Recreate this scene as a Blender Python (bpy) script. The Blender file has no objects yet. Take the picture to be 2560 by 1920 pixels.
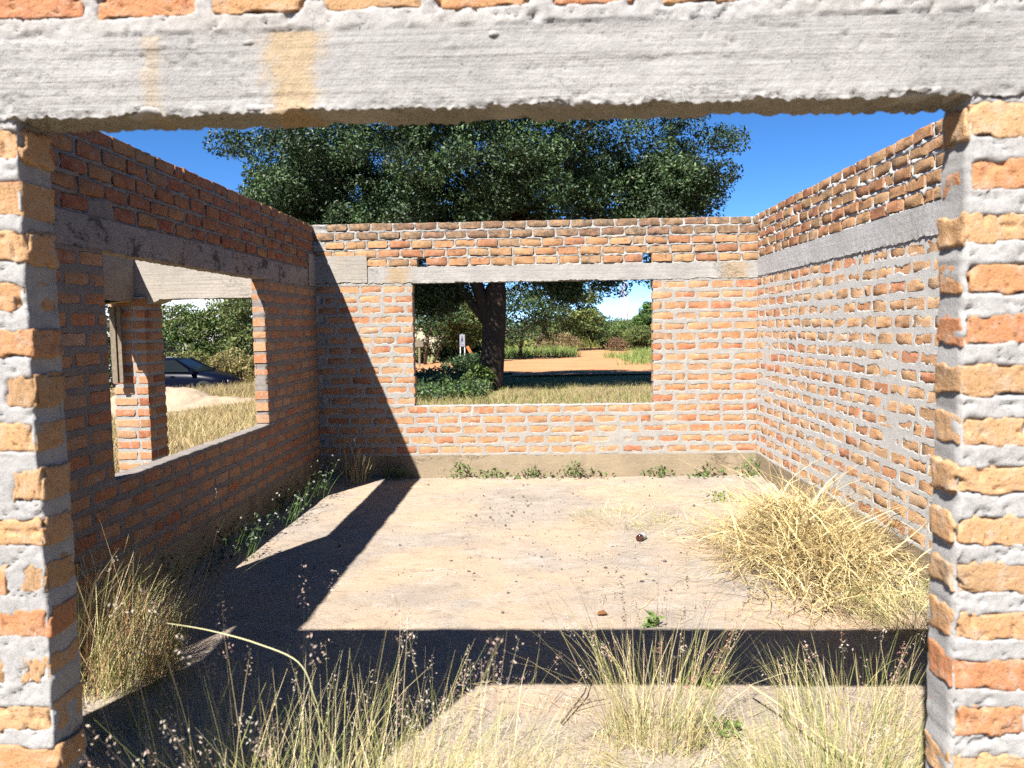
import bpy, bmesh, math, random
import numpy as np
from mathutils import Vector, Matrix

S = bpy.context.scene
C = S.collection
rnd = random.Random(7)
rng = np.random.default_rng(11)
PI = math.pi

# ------------------------------------------------------------------ camera, sky, sun, exposure
CAM_H = 1.65
YAW, PITCH, ROLL, FPX = 0.0377, 0.0762, 0.0142, 1867.0
cd = bpy.data.cameras.new('camera'); cam = bpy.data.objects.new('camera', cd); C.objects.link(cam)
cd.sensor_width = 36.0; cd.lens = FPX / 2560 * 36.0; cd.clip_start = 0.05; cd.clip_end = 6000
cam.matrix_world = (Matrix.Translation((0, 0, CAM_H)) @ Matrix.Rotation(YAW, 4, 'Z')
                    @ Matrix.Rotation(PI / 2 - PITCH, 4, 'X') @ Matrix.Rotation(-ROLL, 4, 'Z'))
cd.dof.use_dof = True; cd.dof.focus_distance = 7.0; cd.dof.aperture_fstop = 4.2
S.camera = cam

SUN = Vector((0.4025, 0.79, -1.0)).normalized()          # the way the light travels
SUN_EL = math.asin(-SUN.z)
w = bpy.data.worlds.new('World'); S.world = w; w.use_nodes = True
nt = w.node_tree; nt.nodes.clear()
sky = nt.nodes.new('ShaderNodeTexSky'); sky.sky_type = 'NISHITA'; sky.sun_disc = False
sky.sun_elevation = SUN_EL; sky.sun_rotation = math.atan2(-SUN.x, -SUN.y)
sky.altitude = 1200; sky.air_density = 0.38; sky.dust_density = 0.0; sky.ozone_density = 1.1
bg = nt.nodes.new('ShaderNodeBackground'); bg.inputs['Strength'].default_value = 0.084
wo = nt.nodes.new('ShaderNodeOutputWorld')
hs = nt.nodes.new('ShaderNodeHueSaturation'); hs.inputs['Saturation'].default_value = 1.26
nt.links.new(sky.outputs[0], hs.inputs['Color']); nt.links.new(hs.outputs[0], bg.inputs[0]); nt.links.new(bg.outputs[0], wo.inputs[0])
ld = bpy.data.lights.new('sun', 'SUN'); ld.energy = 5.0; ld.angle = math.radians(0.5); ld.color = (1.0, 0.965, 0.92)
sun = bpy.data.objects.new('sun', ld); C.objects.link(sun)
sun.rotation_euler = SUN.to_track_quat('-Z', 'Y').to_euler()
S.view_settings.view_transform = 'Standard'; S.view_settings.look = 'None'
S.view_settings.gamma = 1.0; S.view_settings.exposure = 1.78
S.cycles.max_bounces = 5; S.cycles.diffuse_bounces = 1; S.cycles.glossy_bounces = 2
S.cycles.transmission_bounces = 4; S.cycles.transparent_max_bounces = 8
S.cycles.use_denoising = False; S.cycles.denoiser = 'OPENIMAGEDENOISE'; S.cycles.denoising_input_passes = 'RGB_ALBEDO_NORMAL'; S.cycles.denoising_prefilter = 'ACCURATE'; S.cycles.use_adaptive_sampling = True; S.cycles.adaptive_threshold = 0.012
S.cycles.sample_clamp_indirect = 6.0

# ------------------------------------------------------------------ numeric helpers
def _h(ix, iy, iz, seed):
    n = (ix.astype(np.int64) * 374761393 + iy.astype(np.int64) * 668265263 + iz.astype(np.int64) * 1274126177 + seed * 69069) & 0xFFFFFFFF
    n = ((n ^ (n >> 13)) * 1103515245) & 0xFFFFFFFF
    n = ((n ^ (n >> 16)) * 2246822519) & 0xFFFFFFFF
    n = n ^ (n >> 15)
    return (n & 0xFFFFFF) / float(0xFFFFFF)

def noise(p, scale, seed=0):
    """value noise 0..1 at points p (n,3); scale = cells per metre"""
    q = np.asarray(p, float) * scale
    i = np.floor(q).astype(np.int64); f = q - i; f = f * f * (3 - 2 * f)
    r = 0
    for dx in (0, 1):
        wx = f[:, 0] if dx else 1 - f[:, 0]
        for dy in (0, 1):
            wy = f[:, 1] if dy else 1 - f[:, 1]
            for dz in (0, 1):
                wz = f[:, 2] if dz else 1 - f[:, 2]
                r = r + wx * wy * wz * _h(i[:, 0] + dx, i[:, 1] + dy, i[:, 2] + dz, seed)
    return r

def fbm(p, scale, octs=3, seed=0):
    r = 0; a = 1; t = 0
    for k in range(octs):
        r = r + a * noise(p, scale * 2 ** k, seed + 17 * k); t += a; a *= 0.55
    return r / t

def sstep(a, b, x):
    t = np.clip((x - a) / (b - a), 0, 1); return t * t * (3 - 2 * t)

# ------------------------------------------------------------------ mesh helpers
def mesh_np(name, v, faces, mat, smooth=False, col=None, sharp=None):
    """v (n,3); faces: list of (k,m) int arrays"""
    me = bpy.data.meshes.new(name)
    v = np.ascontiguousarray(v, np.float32)
    faces = [np.asarray(f, np.int32) for f in faces if len(f)]
    tot = np.concatenate([np.full(len(f), f.shape[1], np.int32) for f in faces])
    idx = np.concatenate([f.ravel() for f in faces])
    me.vertices.add(len(v)); me.vertices.foreach_set('co', v.ravel())
    me.loops.add(len(idx)); me.loops.foreach_set('vertex_index', idx)
    me.polygons.add(len(tot))
    st = np.zeros(len(tot), np.int32); st[1:] = np.cumsum(tot)[:-1]
    me.polygons.foreach_set('loop_start', st); me.polygons.foreach_set('loop_total', tot)
    me.polygons.foreach_set('use_smooth', np.full(len(tot), bool(smooth)))
    me.update(calc_edges=True); me.validate()
    if col is not None:
        a = me.color_attributes.new('Col', 'FLOAT_COLOR', 'POINT')
        cc = np.ones((len(v), 4), np.float32); cc[:, :3] = col
        a.data.foreach_set('color', cc.ravel())
    if sharp is not None:
        me.set_sharp_from_angle(angle=sharp)
    if mat is not None:
        me.materials.append(mat)
    return me

def obj(name, me, parent=None, loc=None, kind=None):
    o = bpy.data.objects.new(name, me); C.objects.link(o)
    if parent is not None: o.parent = parent
    if loc is not None: o.location = loc
    if kind: o['kind'] = kind
    return o

def thing(name, label, cat, loc=(0, 0, 0), rz=0.0, group=None, kind=None):
    o = bpy.data.objects.new(name, None); C.objects.link(o)
    o.location = loc; o.rotation_euler = (0, 0, rz); o.empty_display_size = 0.2
    o['label'] = label; o['category'] = cat
    if group: o['group'] = group
    if kind: o['kind'] = kind
    return o

class MB:
    """collects verts and faces for one mesh"""
    def __init__(s): s.v = []; s.f = {}; s.n = 0; s.c = []
    def add(s, v, f, col=None):
        v = np.asarray(v, float)
        s.v.append(v)
        for a in (f if isinstance(f, list) else [f]):
            a = np.asarray(a, np.int64)
            if len(a): s.f.setdefault(a.shape[1], []).append(a + s.n)
        if col is not None: s.c.append(np.broadcast_to(np.asarray(col, float), (len(v), 3)))
        s.n += len(v)
    def box(s, c, d, R=None, col=None):
        x, y, z = np.asarray(d, float) / 2
        v = np.array([[-x, -y, -z], [x, -y, -z], [x, y, -z], [-x, y, -z], [-x, -y, z], [x, -y, z], [x, y, z], [-x, y, z]])
        if R is not None: v = v @ np.asarray(R).T
        s.add(v + np.asarray(c, float), np.array([[0, 3, 2, 1], [4, 5, 6, 7], [0, 1, 5, 4], [1, 2, 6, 5], [2, 3, 7, 6], [3, 0, 4, 7]]), col)
    def bar(s, a, b, wd, col=None):
        a = np.asarray(a, float); b = np.asarray(b, float)
        s.tube([a, b], [wd / 2, wd / 2], 4, col)
    def tube(s, pts, rad, n=8, col=None, cap=True):
        pts = np.asarray(pts, float); m = len(pts)
        V = []
        up = np.array([0.13, 0.21, 0.97])
        for i in range(m):
            t = pts[min(i + 1, m - 1)] - pts[max(i - 1, 0)]; t = t / (np.linalg.norm(t) + 1e-9)
            a = np.cross(t, up); 
            if np.linalg.norm(a) < 0.05: a = np.cross(t, [1, 0, 0.2])
            a /= np.linalg.norm(a); b = np.cross(t, a)
            th = np.arange(n) / n * 2 * PI
            V.append(pts[i] + rad[i] * (np.cos(th)[:, None] * a + np.sin(th)[:, None] * b))
        V = np.concatenate(V)
        k = np.arange(n); F = []
        for i in range(m - 1):
            F.append(np.stack([i * n + k, i * n + (k + 1) % n, (i + 1) * n + (k + 1) % n, (i + 1) * n + k], 1))
        fs = [np.concatenate(F)]
        if cap:
            V = np.concatenate([V, pts[:1], pts[-1:]])
            fs.append(np.stack([(k + 1) % n, k, np.full(n, m * n)], 1))
            fs.append(np.stack([(m - 1) * n + k, (m - 1) * n + (k + 1) % n, np.full(n, m * n + 1)], 1))
        s.add(V, fs, col)
    def lathe(s, prof, n=16, axis_m=None, col=None):
        prof = np.asarray(prof, float); m = len(prof); th = np.arange(n) / n * 2 * PI
        V = np.concatenate([np.stack([p[0] * np.cos(th), p[0] * np.sin(th), np.full(n, p[1])], 1) for p in prof])
        k = np.arange(n); F = [np.stack([i * n + k, i * n + (k + 1) % n, (i + 1) * n + (k + 1) % n, (i + 1) * n + k], 1) for i in range(m - 1)]
        if axis_m is not None:
            M = np.array(axis_m); V = V @ M[:3, :3].T + M[:3, 3]
        s.add(V, np.concatenate(F), col)
    def mesh(s, name, mat, smooth=False, sharp=None):
        v = np.concatenate(s.v); f = [np.concatenate(a) for a in s.f.values()]
        col = np.concatenate(s.c) if s.c and sum(len(c) for c in s.c) == len(v) else None
        return mesh_np(name, v, f, mat, smooth, col, sharp)
    def build(s, name, mat, parent=None, smooth=False, sharp=None, loc=None, kind=None):
        return obj(name, s.mesh(name, mat, smooth, sharp), parent, loc, kind)

def grid_box(dims, n, disp=None, skip_back=False):
    """closed box of grids: dims (x,y,z), n cells per axis; origin at min corner. disp(p)->offsets"""
    V = []; F = []; base = 0
    for ax in range(3):
        a, b = (ax + 1) % 3, (ax + 2) % 3
        for side in (0, 1):
            A, B = np.meshgrid(np.linspace(0, dims[a], n[a] + 1), np.linspace(0, dims[b], n[b] + 1), indexing='ij')
            p = np.zeros((A.size, 3)); p[:, a] = A.ravel(); p[:, b] = B.ravel(); p[:, ax] = side * dims[ax]
            i, j = np.meshgrid(np.arange(n[a]), np.arange(n[b]), indexing='ij')
            i = i.ravel(); j = j.ravel(); m = n[b] + 1
            q = np.stack([i * m + j, (i + 1) * m + j, (i + 1) * m + j + 1, i * m + j + 1], 1)
            if side == 0: q = q[:, ::-1]
            V.append(p); F.append(q + base); base += len(p)
    V = np.concatenate(V)
    if disp is not None: V = V + disp(V)
    return V, np.concatenate(F)

# ------------------------------------------------------------------ materials
ALB = 0.60          # all colours below are picked as seen and scaled to real reflectances here
class NT:
    def __init__(s, name):
        s.m = bpy.data.materials.new(name); s.m.use_nodes = True
        s.t = s.m.node_tree; s.b = s.t.nodes['Principled BSDF']; s.out = s.t.nodes['Material Output']
    def n(s, typ, **kw):
        nd = s.t.nodes.new(typ)
        for k, v in kw.items(): setattr(nd, k, v)
        return nd
    def l(s, a, b): s.t.links.new(a, b)
    def val(s, sock, v):
        if hasattr(v, 'is_output'): s.l(v, sock)
        else: sock.default_value = v
    def noise(s, vec, scale, detail=4, rough=0.6, dist=0.0):
        nd = s.n('ShaderNodeTexNoise'); nd.inputs['Scale'].default_value = scale; nd.inputs['Detail'].default_value = detail
        nd.inputs['Roughness'].default_value = rough; nd.inputs['Distortion'].default_value = dist
        if vec is not None: s.l(vec, nd.inputs['Vector'])
        return nd.outputs['Fac']
    def ramp(s, fac, stops, interp='LINEAR'):
        nd = s.n('ShaderNodeValToRGB'); e = nd.color_ramp.elements; nd.color_ramp.interpolation = interp
        while len(e) < len(stops): e.new(0.5)
        for k, (p, c) in enumerate(stops):
            e[k].position = p; e[k].color = (c, c, c, 1) if not hasattr(c, '__len__') else (*c, 1)
        s.l(fac, nd.inputs['Fac']); return nd.outputs['Color']
    def mix(s, fac, a, b, mode='MIX'):
        nd = s.n('ShaderNodeMix', data_type='RGBA', blend_type=mode)
        s.val(nd.inputs[0], fac)
        for sk, v in ((nd.inputs[6], a), (nd.inputs[7], b)):
            s.val(sk, v if hasattr(v, 'is_output') else (*v, 1))
        return nd.outputs[2]
    def math(s, op, a, b=0.0, clamp=False):
        nd = s.n('ShaderNodeMath', operation=op); nd.use_clamp = clamp
        s.val(nd.inputs[0], a); s.val(nd.inputs[1], b); return nd.outputs[0]
    def bump(s, height, strength=0.5, dist=0.01, normal=None):
        nd = s.n('ShaderNodeBump'); nd.inputs['Strength'].default_value = strength; nd.inputs['Distance'].default_value = dist
        s.l(height, nd.inputs['Height'])
        if normal is not None: s.l(normal, nd.inputs['Normal'])
        return nd.outputs['Normal']
    def coord(s, which='Object'): return s.n('ShaderNodeTexCoord').outputs[which]
    def mapping(s, vec, scale=(1, 1, 1), loc=None):
        nd = s.n('ShaderNodeMapping'); s.l(vec, nd.inputs['Vector']); nd.inputs['Scale'].default_value = scale
        if loc is not None: s.val(nd.inputs['Location'], loc)
        return nd.outputs['Vector']
    def done(s, color=None, rough=0.9, normal=None, spec=0.25):
        if color is not None: s.val(s.b.inputs['Base Color'], s.mix(1.0, color, (ALB, ALB, ALB), 'MULTIPLY') if hasattr(color, 'is_output') else (*[c * ALB for c in color], 1))
        s.val(s.b.inputs['Roughness'], rough)
        s.b.inputs['Specular IOR Level'].default_value = spec
        if normal is not None: s.l(normal, s.b.inputs['Normal'])
        return s.m

BRICK_RAMP = [(0.0, (0.43, 0.15, 0.07)), (0.14, (0.52, 0.19, 0.08)), (0.30, (0.53, 0.245, 0.10)), (0.50, (0.57, 0.285, 0.12)),
              (0.70, (0.60, 0.325, 0.15)), (0.85, (0.51, 0.275, 0.12)), (0.94, (0.40, 0.235, 0.11)), (1.0, (0.60, 0.39, 0.23))]
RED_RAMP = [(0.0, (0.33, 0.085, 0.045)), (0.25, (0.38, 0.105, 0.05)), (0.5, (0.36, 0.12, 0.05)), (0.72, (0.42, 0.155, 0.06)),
            (0.88, (0.47, 0.22, 0.085)), (1.0, (0.25, 0.10, 0.06))]

PALE_RAMP = [(0.0, (0.50, 0.19, 0.095)), (0.12, (0.57, 0.235, 0.105)), (0.28, (0.57, 0.30, 0.14)), (0.50, (0.62, 0.345, 0.165)),
             (0.72, (0.66, 0.395, 0.205)), (0.88, (0.57, 0.33, 0.16)), (0.95, (0.46, 0.28, 0.145)), (1.0, (0.66, 0.46, 0.28))]
ROOM_RAMP = [(p, tuple(0.5 * (x + y) * g for x, y, g in zip(a, b, (1.03, 0.92, 0.97)))) for (p, a), (_, b) in zip(BRICK_RAMP, PALE_RAMP)]
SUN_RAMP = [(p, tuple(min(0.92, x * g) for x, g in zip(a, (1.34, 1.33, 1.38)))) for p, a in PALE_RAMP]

def brick_mat(name, ramp, island=False, stain=0.0, wash=0.35, grime=(0.30, 0.24, 0.17)):
    k = NT(name)
    r = k.n('ShaderNodeNewGeometry').outputs['Random Per Island'] if island else k.n('ShaderNodeObjectInfo').outputs['Random']
    co = k.coord()
    off = k.n('ShaderNodeCombineXYZ'); k.l(k.math('MULTIPLY', r, 37.0), off.inputs[0]); k.l(k.math('MULTIPLY', r, 91.0), off.inputs[2])
    vec = k.mapping(co, loc=off.outputs[0])
    base = k.ramp(r, ramp)
    n1 = k.noise(vec, 11, 4, 0.65); n2 = k.noise(vec, 55, 4, 0.7); n3 = k.noise(vec, 260, 2, 0.6)
    c = k.mix(k.ramp(n1, [(0.35, 0.0), (0.7, 0.55)]), base, (0.55, 0.33, 0.16))
    c = k.mix(k.ramp(n2, [(0.4, 0.0), (0.64, 0.0), (0.78, 0.35)]), c, (0.20, 0.09, 0.04))
    c = k.mix(0.22, c, k.ramp(n3, [(0.25, 0.25), (0.75, 1.0)]), 'MULTIPLY')
    # mortar wash left on the face
    c = k.mix(k.ramp(k.noise(vec, 20, 5, 0.75), [(0.50, 0.0), (0.68, wash)]), c, (0.52, 0.47, 0.40))
    if stain:
        st = k.noise(vec, 16, 5, 0.75)
        c = k.mix(k.ramp(st, [(0.62 - stain * 0.3, 0.0), (0.78 - stain * 0.2, 0.9)]), c, (0.045, 0.035, 0.028))
        c = k.mix(0.35 * stain, c, grime)
    h = k.math('ADD', k.math('MULTIPLY', n2, 1.0), k.math('MULTIPLY', n3, 0.35))
    h = k.math('ADD', h, k.math('MULTIPLY', k.ramp(k.noise(vec, 90, 3, 0.6), [(0.60, 0.0), (0.72, 1.0)]), -0.7))
    return k.done(c, 0.93, k.bump(h, 0.85, 0.006), 0.15)

def mortar_mat(name, base, dark, streak=0.5, warm=0.3):
    k = NT(name); co = k.coord()
    n1 = k.noise(co, 5.5, 6, 0.72); n2 = k.noise(co, 26, 5, 0.7); n3 = k.noise(co, 160, 3, 0.65)
    c = k.mix(k.ramp(n1, [(0.3, 0.0), (0.72, 1.0)]), base, dark)
    c = k.mix(k.ramp(k.noise(co, 1.1, 4, 0.6), [(0.5, 0.0), (0.75, warm)]), c, (0.47, 0.36, 0.23))
    c = k.mix(0.35, c, k.ramp(n2, [(0.25, 0.55), (0.65, 1.0)]), 'MULTIPLY')
    if streak:
        sv = k.mapping(co, (34, 34, 0.9)); s1 = k.ramp(k.noise(sv, 1.0, 2, 0.5), [(0.66, 0.0), (0.72, 1.0)])
        s2 = k.ramp(k.noise(k.mapping(co, (1.3, 1.3, 0.8)), 1.0, 2, 0.5), [(0.45, 0.0), (0.6, 1.0)])
        c = k.mix(k.math('MULTIPLY', k.math('MULTIPLY', s1, s2), streak), c, (0.66, 0.64, 0.60))
    cr = k.ramp(k.noise(co, 13, 6, 0.8, 0.4), [(0.485, 1.0), (0.5, 0.0), (0.515, 1.0)])
    h = k.math('ADD', k.math('MULTIPLY', n2, 0.9), k.math('MULTIPLY', n3, 0.5))
    h = k.math('ADD', h, k.math('MULTIPLY', cr, 0.35))
    return k.done(c, 0.95, k.bump(h, 0.55, 0.0045), 0.12)

def concrete_mat(name, base, dark, stain=(0.44, 0.31, 0.17), board=0.0, stain_amt=0.5, black=0.0, stain_at=()):
    k = NT(name); co = k.coord()
    n1 = k.noise(co, 2.4, 5, 0.65); n2 = k.noise(co, 40, 5, 0.75); n3 = k.noise(co, 190, 3, 0.65)
    bv = k.mapping(co, (1.5, 1.5, 46)); nb = k.noise(bv, 1.0, 4, 0.6)
    c = k.mix(k.ramp(n1, [(0.35, 0.0), (0.68, 1.0)]), base, dark)
    c = k.mix(0.22, c, k.ramp(nb, [(0.3, 0.55), (0.7, 1.0)]), 'MULTIPLY')
    if not stain_at: c = k.mix(k.ramp(k.noise(k.mapping(co, (1.5, 1.5, 0.4)), 1.3, 3, 0.5), [(0.57, 0.0), (0.66, stain_amt)]), c, stain)
    ux = k.n('ShaderNodeSeparateXYZ'); k.l(co, ux.inputs[0])
    for (u0, hw_, amt) in stain_at:                                      # rusty runs where water came down
        dd = k.math('ADD', k.math('ABSOLUTE', k.math('SUBTRACT', ux.outputs[0], u0)), k.math('MULTIPLY', k.math('SUBTRACT', k.noise(co, 14, 4, 0.7), 0.5), hw_ * 2.2))
        c = k.mix(k.ramp(k.math('DIVIDE', dd, hw_), [(0.35, amt), (1.0, 0.0)]), c, stain)
    c = k.mix(0.35, c, k.ramp(n2, [(0.28, 0.5), (0.6, 1.0)]), 'MULTIPLY')
    pits = k.ramp(k.noise(k.mapping(co, (1, 1, 1.6)), 75, 4, 0.7), [(0.27, 1.0), (0.34, 0.0)])
    crk = k.ramp(k.noise(k.mapping(co, (0.8, 1, 2.4)), 3.3, 7, 0.82, 0.3), [(0.490, 0.0), (0.497, 1.0), (0.504, 0.0)])
    gate = k.ramp(k.noise(co, 1.9, 2, 0.5), [(0.52, 0.0), (0.60, 1.0)]); crk = k.math('MULTIPLY', crk, gate)
    c = k.mix(k.math('MULTIPLY', pits, 0.6), c, (0.16, 0.13, 0.10)); c = k.mix(k.math('MULTIPLY', crk, 0.85), c, (0.07, 0.055, 0.045))
    if black: c = k.mix(k.ramp(k.noise(k.mapping(co, (1, 1, 1.4)), 5.0, 6, 0.75), [(0.52, 0.0), (0.6, black)]), c, (0.055, 0.045, 0.04))
    h = k.math('ADD', k.math('MULTIPLY', n2, 1.0), k.math('MULTIPLY', n3, 0.4))
    h = k.math('SUBTRACT', h, k.math('ADD', pits, crk))
    if board: h = k.math('ADD', h, k.math('MULTIPLY', nb, board))
    return k.done(c, 0.95, k.bump(h, 0.8, 0.006), 0.12)

def veg_mat(name, rough=0.6, trans=0.25, spec=0.3, tint=ALB):
    k = NT(name)
    a = k.n('ShaderNodeAttribute', attribute_name='Col').outputs['Color']
    a = k.mix(1.0, a, (tint / ALB, tint / ALB, tint / ALB), 'MULTIPLY'); k.done(a, rough, None, spec)
    if trans:
        tr = k.n('ShaderNodeBsdfTranslucent'); k.l(k.mix(1.0, a, (ALB, ALB, ALB), 'MULTIPLY'), tr.inputs['Color'])
        mx = k.n('ShaderNodeMixShader'); mx.inputs[0].default_value = trans
        k.l(k.b.outputs[0], mx.inputs[1]); k.l(tr.outputs[0], mx.inputs[2]); k.l(mx.outputs[0], k.out.inputs['Surface'])
    return k.m

def plain(name, col, rough=0.6, spec=0.3, nscale=None, namt=0.3, metal=0.0, bump=0.0):
    k = NT(name); c = col; nrm = None
    if nscale:
        nz = k.noise(k.coord(), nscale, 5, 0.65)
        c = k.mix(namt, col, k.ramp(nz, [(0.3, 0.35), (0.7, 1.0)]), 'MULTIPLY')
        if bump: nrm = k.bump(nz, 0.6, bump)
    k.b.inputs['Metallic'].default_value = metal
    return k.done(c, rough, nrm, spec)

def soil_mat(name, a, b, c3, scale=1.0, rough=0.95, speck=0.5, bump=0.02):
    k = NT(name); co = k.coord()
    n1 = k.noise(co, 0.7 * scale, 5, 0.65); n2 = k.noise(co, 5 * scale, 6, 0.7); n3 = k.noise(co, 60 * scale, 4, 0.7)
    c = k.mix(k.ramp(n1, [(0.38, 0.0), (0.62, 1.0)]), a, b)
    c = k.mix(k.ramp(n2, [(0.5, 0.0), (0.68, 0.8)]), c, c3)
    c = k.mix(speck, c, k.ramp(n3, [(0.3, 0.35), (0.6, 1.0)]), 'MULTIPLY')
    return k.done(c, rough, k.bump(k.math('ADD', n2, k.math('MULTIPLY', n3, 0.5)), 0.7, bump), 0.1)

M = {}
M['brick'] = brick_mat('sandy_brick', ROOM_RAMP, wash=0.65); M['brick_i'] = brick_mat('sandy_brick_rest', ROOM_RAMP, True, wash=0.65)
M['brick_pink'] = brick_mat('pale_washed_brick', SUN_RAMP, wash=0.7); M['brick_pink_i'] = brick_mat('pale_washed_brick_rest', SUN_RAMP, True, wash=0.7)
M['brick_near'] = brick_mat('near_brick', PALE_RAMP, wash=0.5); M['brick_near_i'] = brick_mat('near_brick_rest', PALE_RAMP, True, wash=0.5)
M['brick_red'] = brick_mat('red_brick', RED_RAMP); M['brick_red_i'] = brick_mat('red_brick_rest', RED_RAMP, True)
M['brick_top'] = brick_mat('weathered_brick', BRICK_RAMP, False, 0.85); M['brick_top_i'] = brick_mat('weathered_brick_rest', BRICK_RAMP, True, 0.85)
M['brick_up'] = brick_mat('upper_brick', BRICK_RAMP, False, 0.3); M['brick_up_i'] = brick_mat('upper_brick_rest', BRICK_RAMP, True, 0.3)
M['mortar'] = mortar_mat('grey_mortar', (0.47, 0.44, 0.395), (0.36, 0.34, 0.31))
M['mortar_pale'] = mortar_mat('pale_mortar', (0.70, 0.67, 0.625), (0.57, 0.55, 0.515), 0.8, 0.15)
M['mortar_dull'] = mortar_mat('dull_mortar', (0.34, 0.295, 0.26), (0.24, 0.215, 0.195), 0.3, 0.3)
M['mortar_near'] = mortar_mat('near_mortar', (0.50, 0.48, 0.455), (0.37, 0.355, 0.335), 0.0, 0.2)
M['lintel'] = concrete_mat('pale_concrete', (0.52, 0.49, 0.445), (0.39, 0.37, 0.34), board=0.8, stain_at=[(0.92, 0.17, 0.8), (4.55, 0.2, 0.7)])
M['lintel_near'] = concrete_mat('near_concrete', (0.49, 0.47, 0.44), (0.34, 0.325, 0.305), board=1.3, stain=(0.47, 0.34, 0.19), stain_at=[(2.03, 0.085, 0.8), (1.72, 0.03, 0.4)])
M['lintel_b'] = concrete_mat('board_marked_concrete', (0.50, 0.45, 0.385), (0.39, 0.35, 0.295), board=1.2, stain_amt=0.3)
M['lintel_l'] = concrete_mat('stained_concrete', (0.46, 0.40, 0.36), (0.34, 0.30, 0.27), board=0.8, stain_amt=0.25, black=0.8)
M['lintel_r'] = concrete_mat('grey_concrete', (0.64, 0.62, 0.595), (0.50, 0.485, 0.465), board=0.4, stain_amt=0.1)
M['plinth'] = concrete_mat('mud_plinth', (0.44, 0.345, 0.23), (0.33, 0.26, 0.175), stain=(0.24, 0.185, 0.12), stain_amt=0.6)
M['blade'] = veg_mat('grass_blade', 0.65, 0.25, 0.2, 0.88)
M['blade_field'] = veg_mat('field_grass_blade', 0.7, 0.2, 0.15, 0.60)
M['leaf'] = veg_mat('leaf', 0.5, 0.1, 0.3)
M['leaf_soft'] = veg_mat('leaf_soft', 0.55, 0.25, 0.3)
M['bark'] = plain('bark', (0.085, 0.062, 0.045), 0.95, 0.1, 14, 0.75, 0, 0.05)
M['bark_pale'] = plain('bark_pale', (0.22, 0.17, 0.12), 0.95, 0.1, 14, 0.6, 0, 0.03)
M['twig'] = plain('twig', (0.12, 0.085, 0.06), 0.9, 0.1, 40, 0.5)
M['wood'] = plain('weathered_wood', (0.30, 0.24, 0.17), 0.9, 0.15, 18, 0.6, 0, 0.01)
M['stone'] = plain('stone', (0.16, 0.145, 0.13), 0.9, 0.2, 60, 0.5)

# ------------------------------------------------------------------ ground and floor
XL, XR, YB, YF, YI = -2.454, 2.343, 8.14, 1.66, 1.775     # inner faces of the room; front wall outer / inner face
T = 0.11                                                  # half-brick walls
def ground_z(x, y):
    x = np.asarray(x, float); y = np.asarray(y, float)
    g = -0.10 - 0.075 * np.clip(-x - 5, 0, 22) * np.clip((y - 2) / 10, 0, 1)
    far = np.clip((np.hypot(x, y) - 90) / 300, 0, 1)
    return g * (1 - far) + far * 1.0

def axis(lo, hi, core_lo, core_hi, step):
    a = list(np.arange(core_lo, core_hi + 1e-6, step)); s = step
    while a[-1] < hi: s *= 1.25; a.append(a[-1] + s)
    s = step
    while a[0] > lo: s *= 1.25; a.insert(0, a[0] - s)
    return np.array(a)
gx = axis(-3000, 3000, -26, 16, 0.45); gy = axis(-200, 3500, -4, 64, 0.45)
GX, GY = np.meshgrid(gx, gy, indexing='ij')
P = np.stack([GX.ravel(), GY.ravel(), np.zeros(GX.size)], 1)
P[:, 2] = ground_z(P[:, 0], P[:, 1]) + (fbm(P, 0.5, 3, 5) - 0.5) * 0.10 * ((np.abs(P[:, 0]) > 3.2) | (P[:, 1] > 9.2) | (P[:, 1] < 0.5))
m = len(gy); i, j = np.meshgrid(np.arange(len(gx) - 1), np.arange(m - 1), indexing='ij'); i = i.ravel(); j = j.ravel()
M['ground'] = soil_mat('dry_ground', (0.34, 0.25, 0.14), (0.42, 0.30, 0.165), (0.24, 0.20, 0.095), 1.0)
g = obj('ground', mesh_np('ground', P, [np.stack([i * m + j, (i + 1) * m + j, (i + 1) * m + j + 1, i * m + j + 1], 1)], M['ground'], True), kind='structure')

# reddish dirt road behind the house, laid over the ground
rx = np.arange(-16, 40, 0.3); ry = np.arange(26, 66, 0.3)
RX, RY = np.meshgrid(rx, ry, indexing='ij'); P = np.stack([RX.ravel(), RY.ravel(), np.zeros(RX.size)], 1)
edge = (fbm(P, 0.22, 3, 9) - 0.5) * 6
inside = ((P[:, 1] + edge * 0.5 > 27.8) & (P[:, 1] + edge < 39 + 0.25 * P[:, 0])) | ((P[:, 0] + edge * 0.5 > -0.5) & (P[:, 0] + edge * 0.4 < 6.5 + (P[:, 1] - 38) * 0.12) & (P[:, 1] < 64 + edge))
P[:, 2] = ground_z(P[:, 0], P[:, 1]) + 0.06 + (fbm(P, 0.4, 2, 3) - 0.5) * 0.06
m = len(ry); i, j = np.meshgrid(np.arange(len(rx) - 1), np.arange(m - 1), indexing='ij'); i = i.ravel(); j = j.ravel()
Q = np.stack([i * m + j, (i + 1) * m + j, (i + 1) * m + j + 1, i * m + j + 1], 1); Q = Q[inside[Q].all(1)]
M['dirt'] = soil_mat('red_dirt', (0.56, 0.275, 0.125), (0.61, 0.33, 0.165), (0.50, 0.235, 0.11), 0.8, speck=0.25, bump=0.03)
obj('dirt_road', mesh_np('dirt_road', P, [Q], M['dirt'], True), kind='structure')

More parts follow.
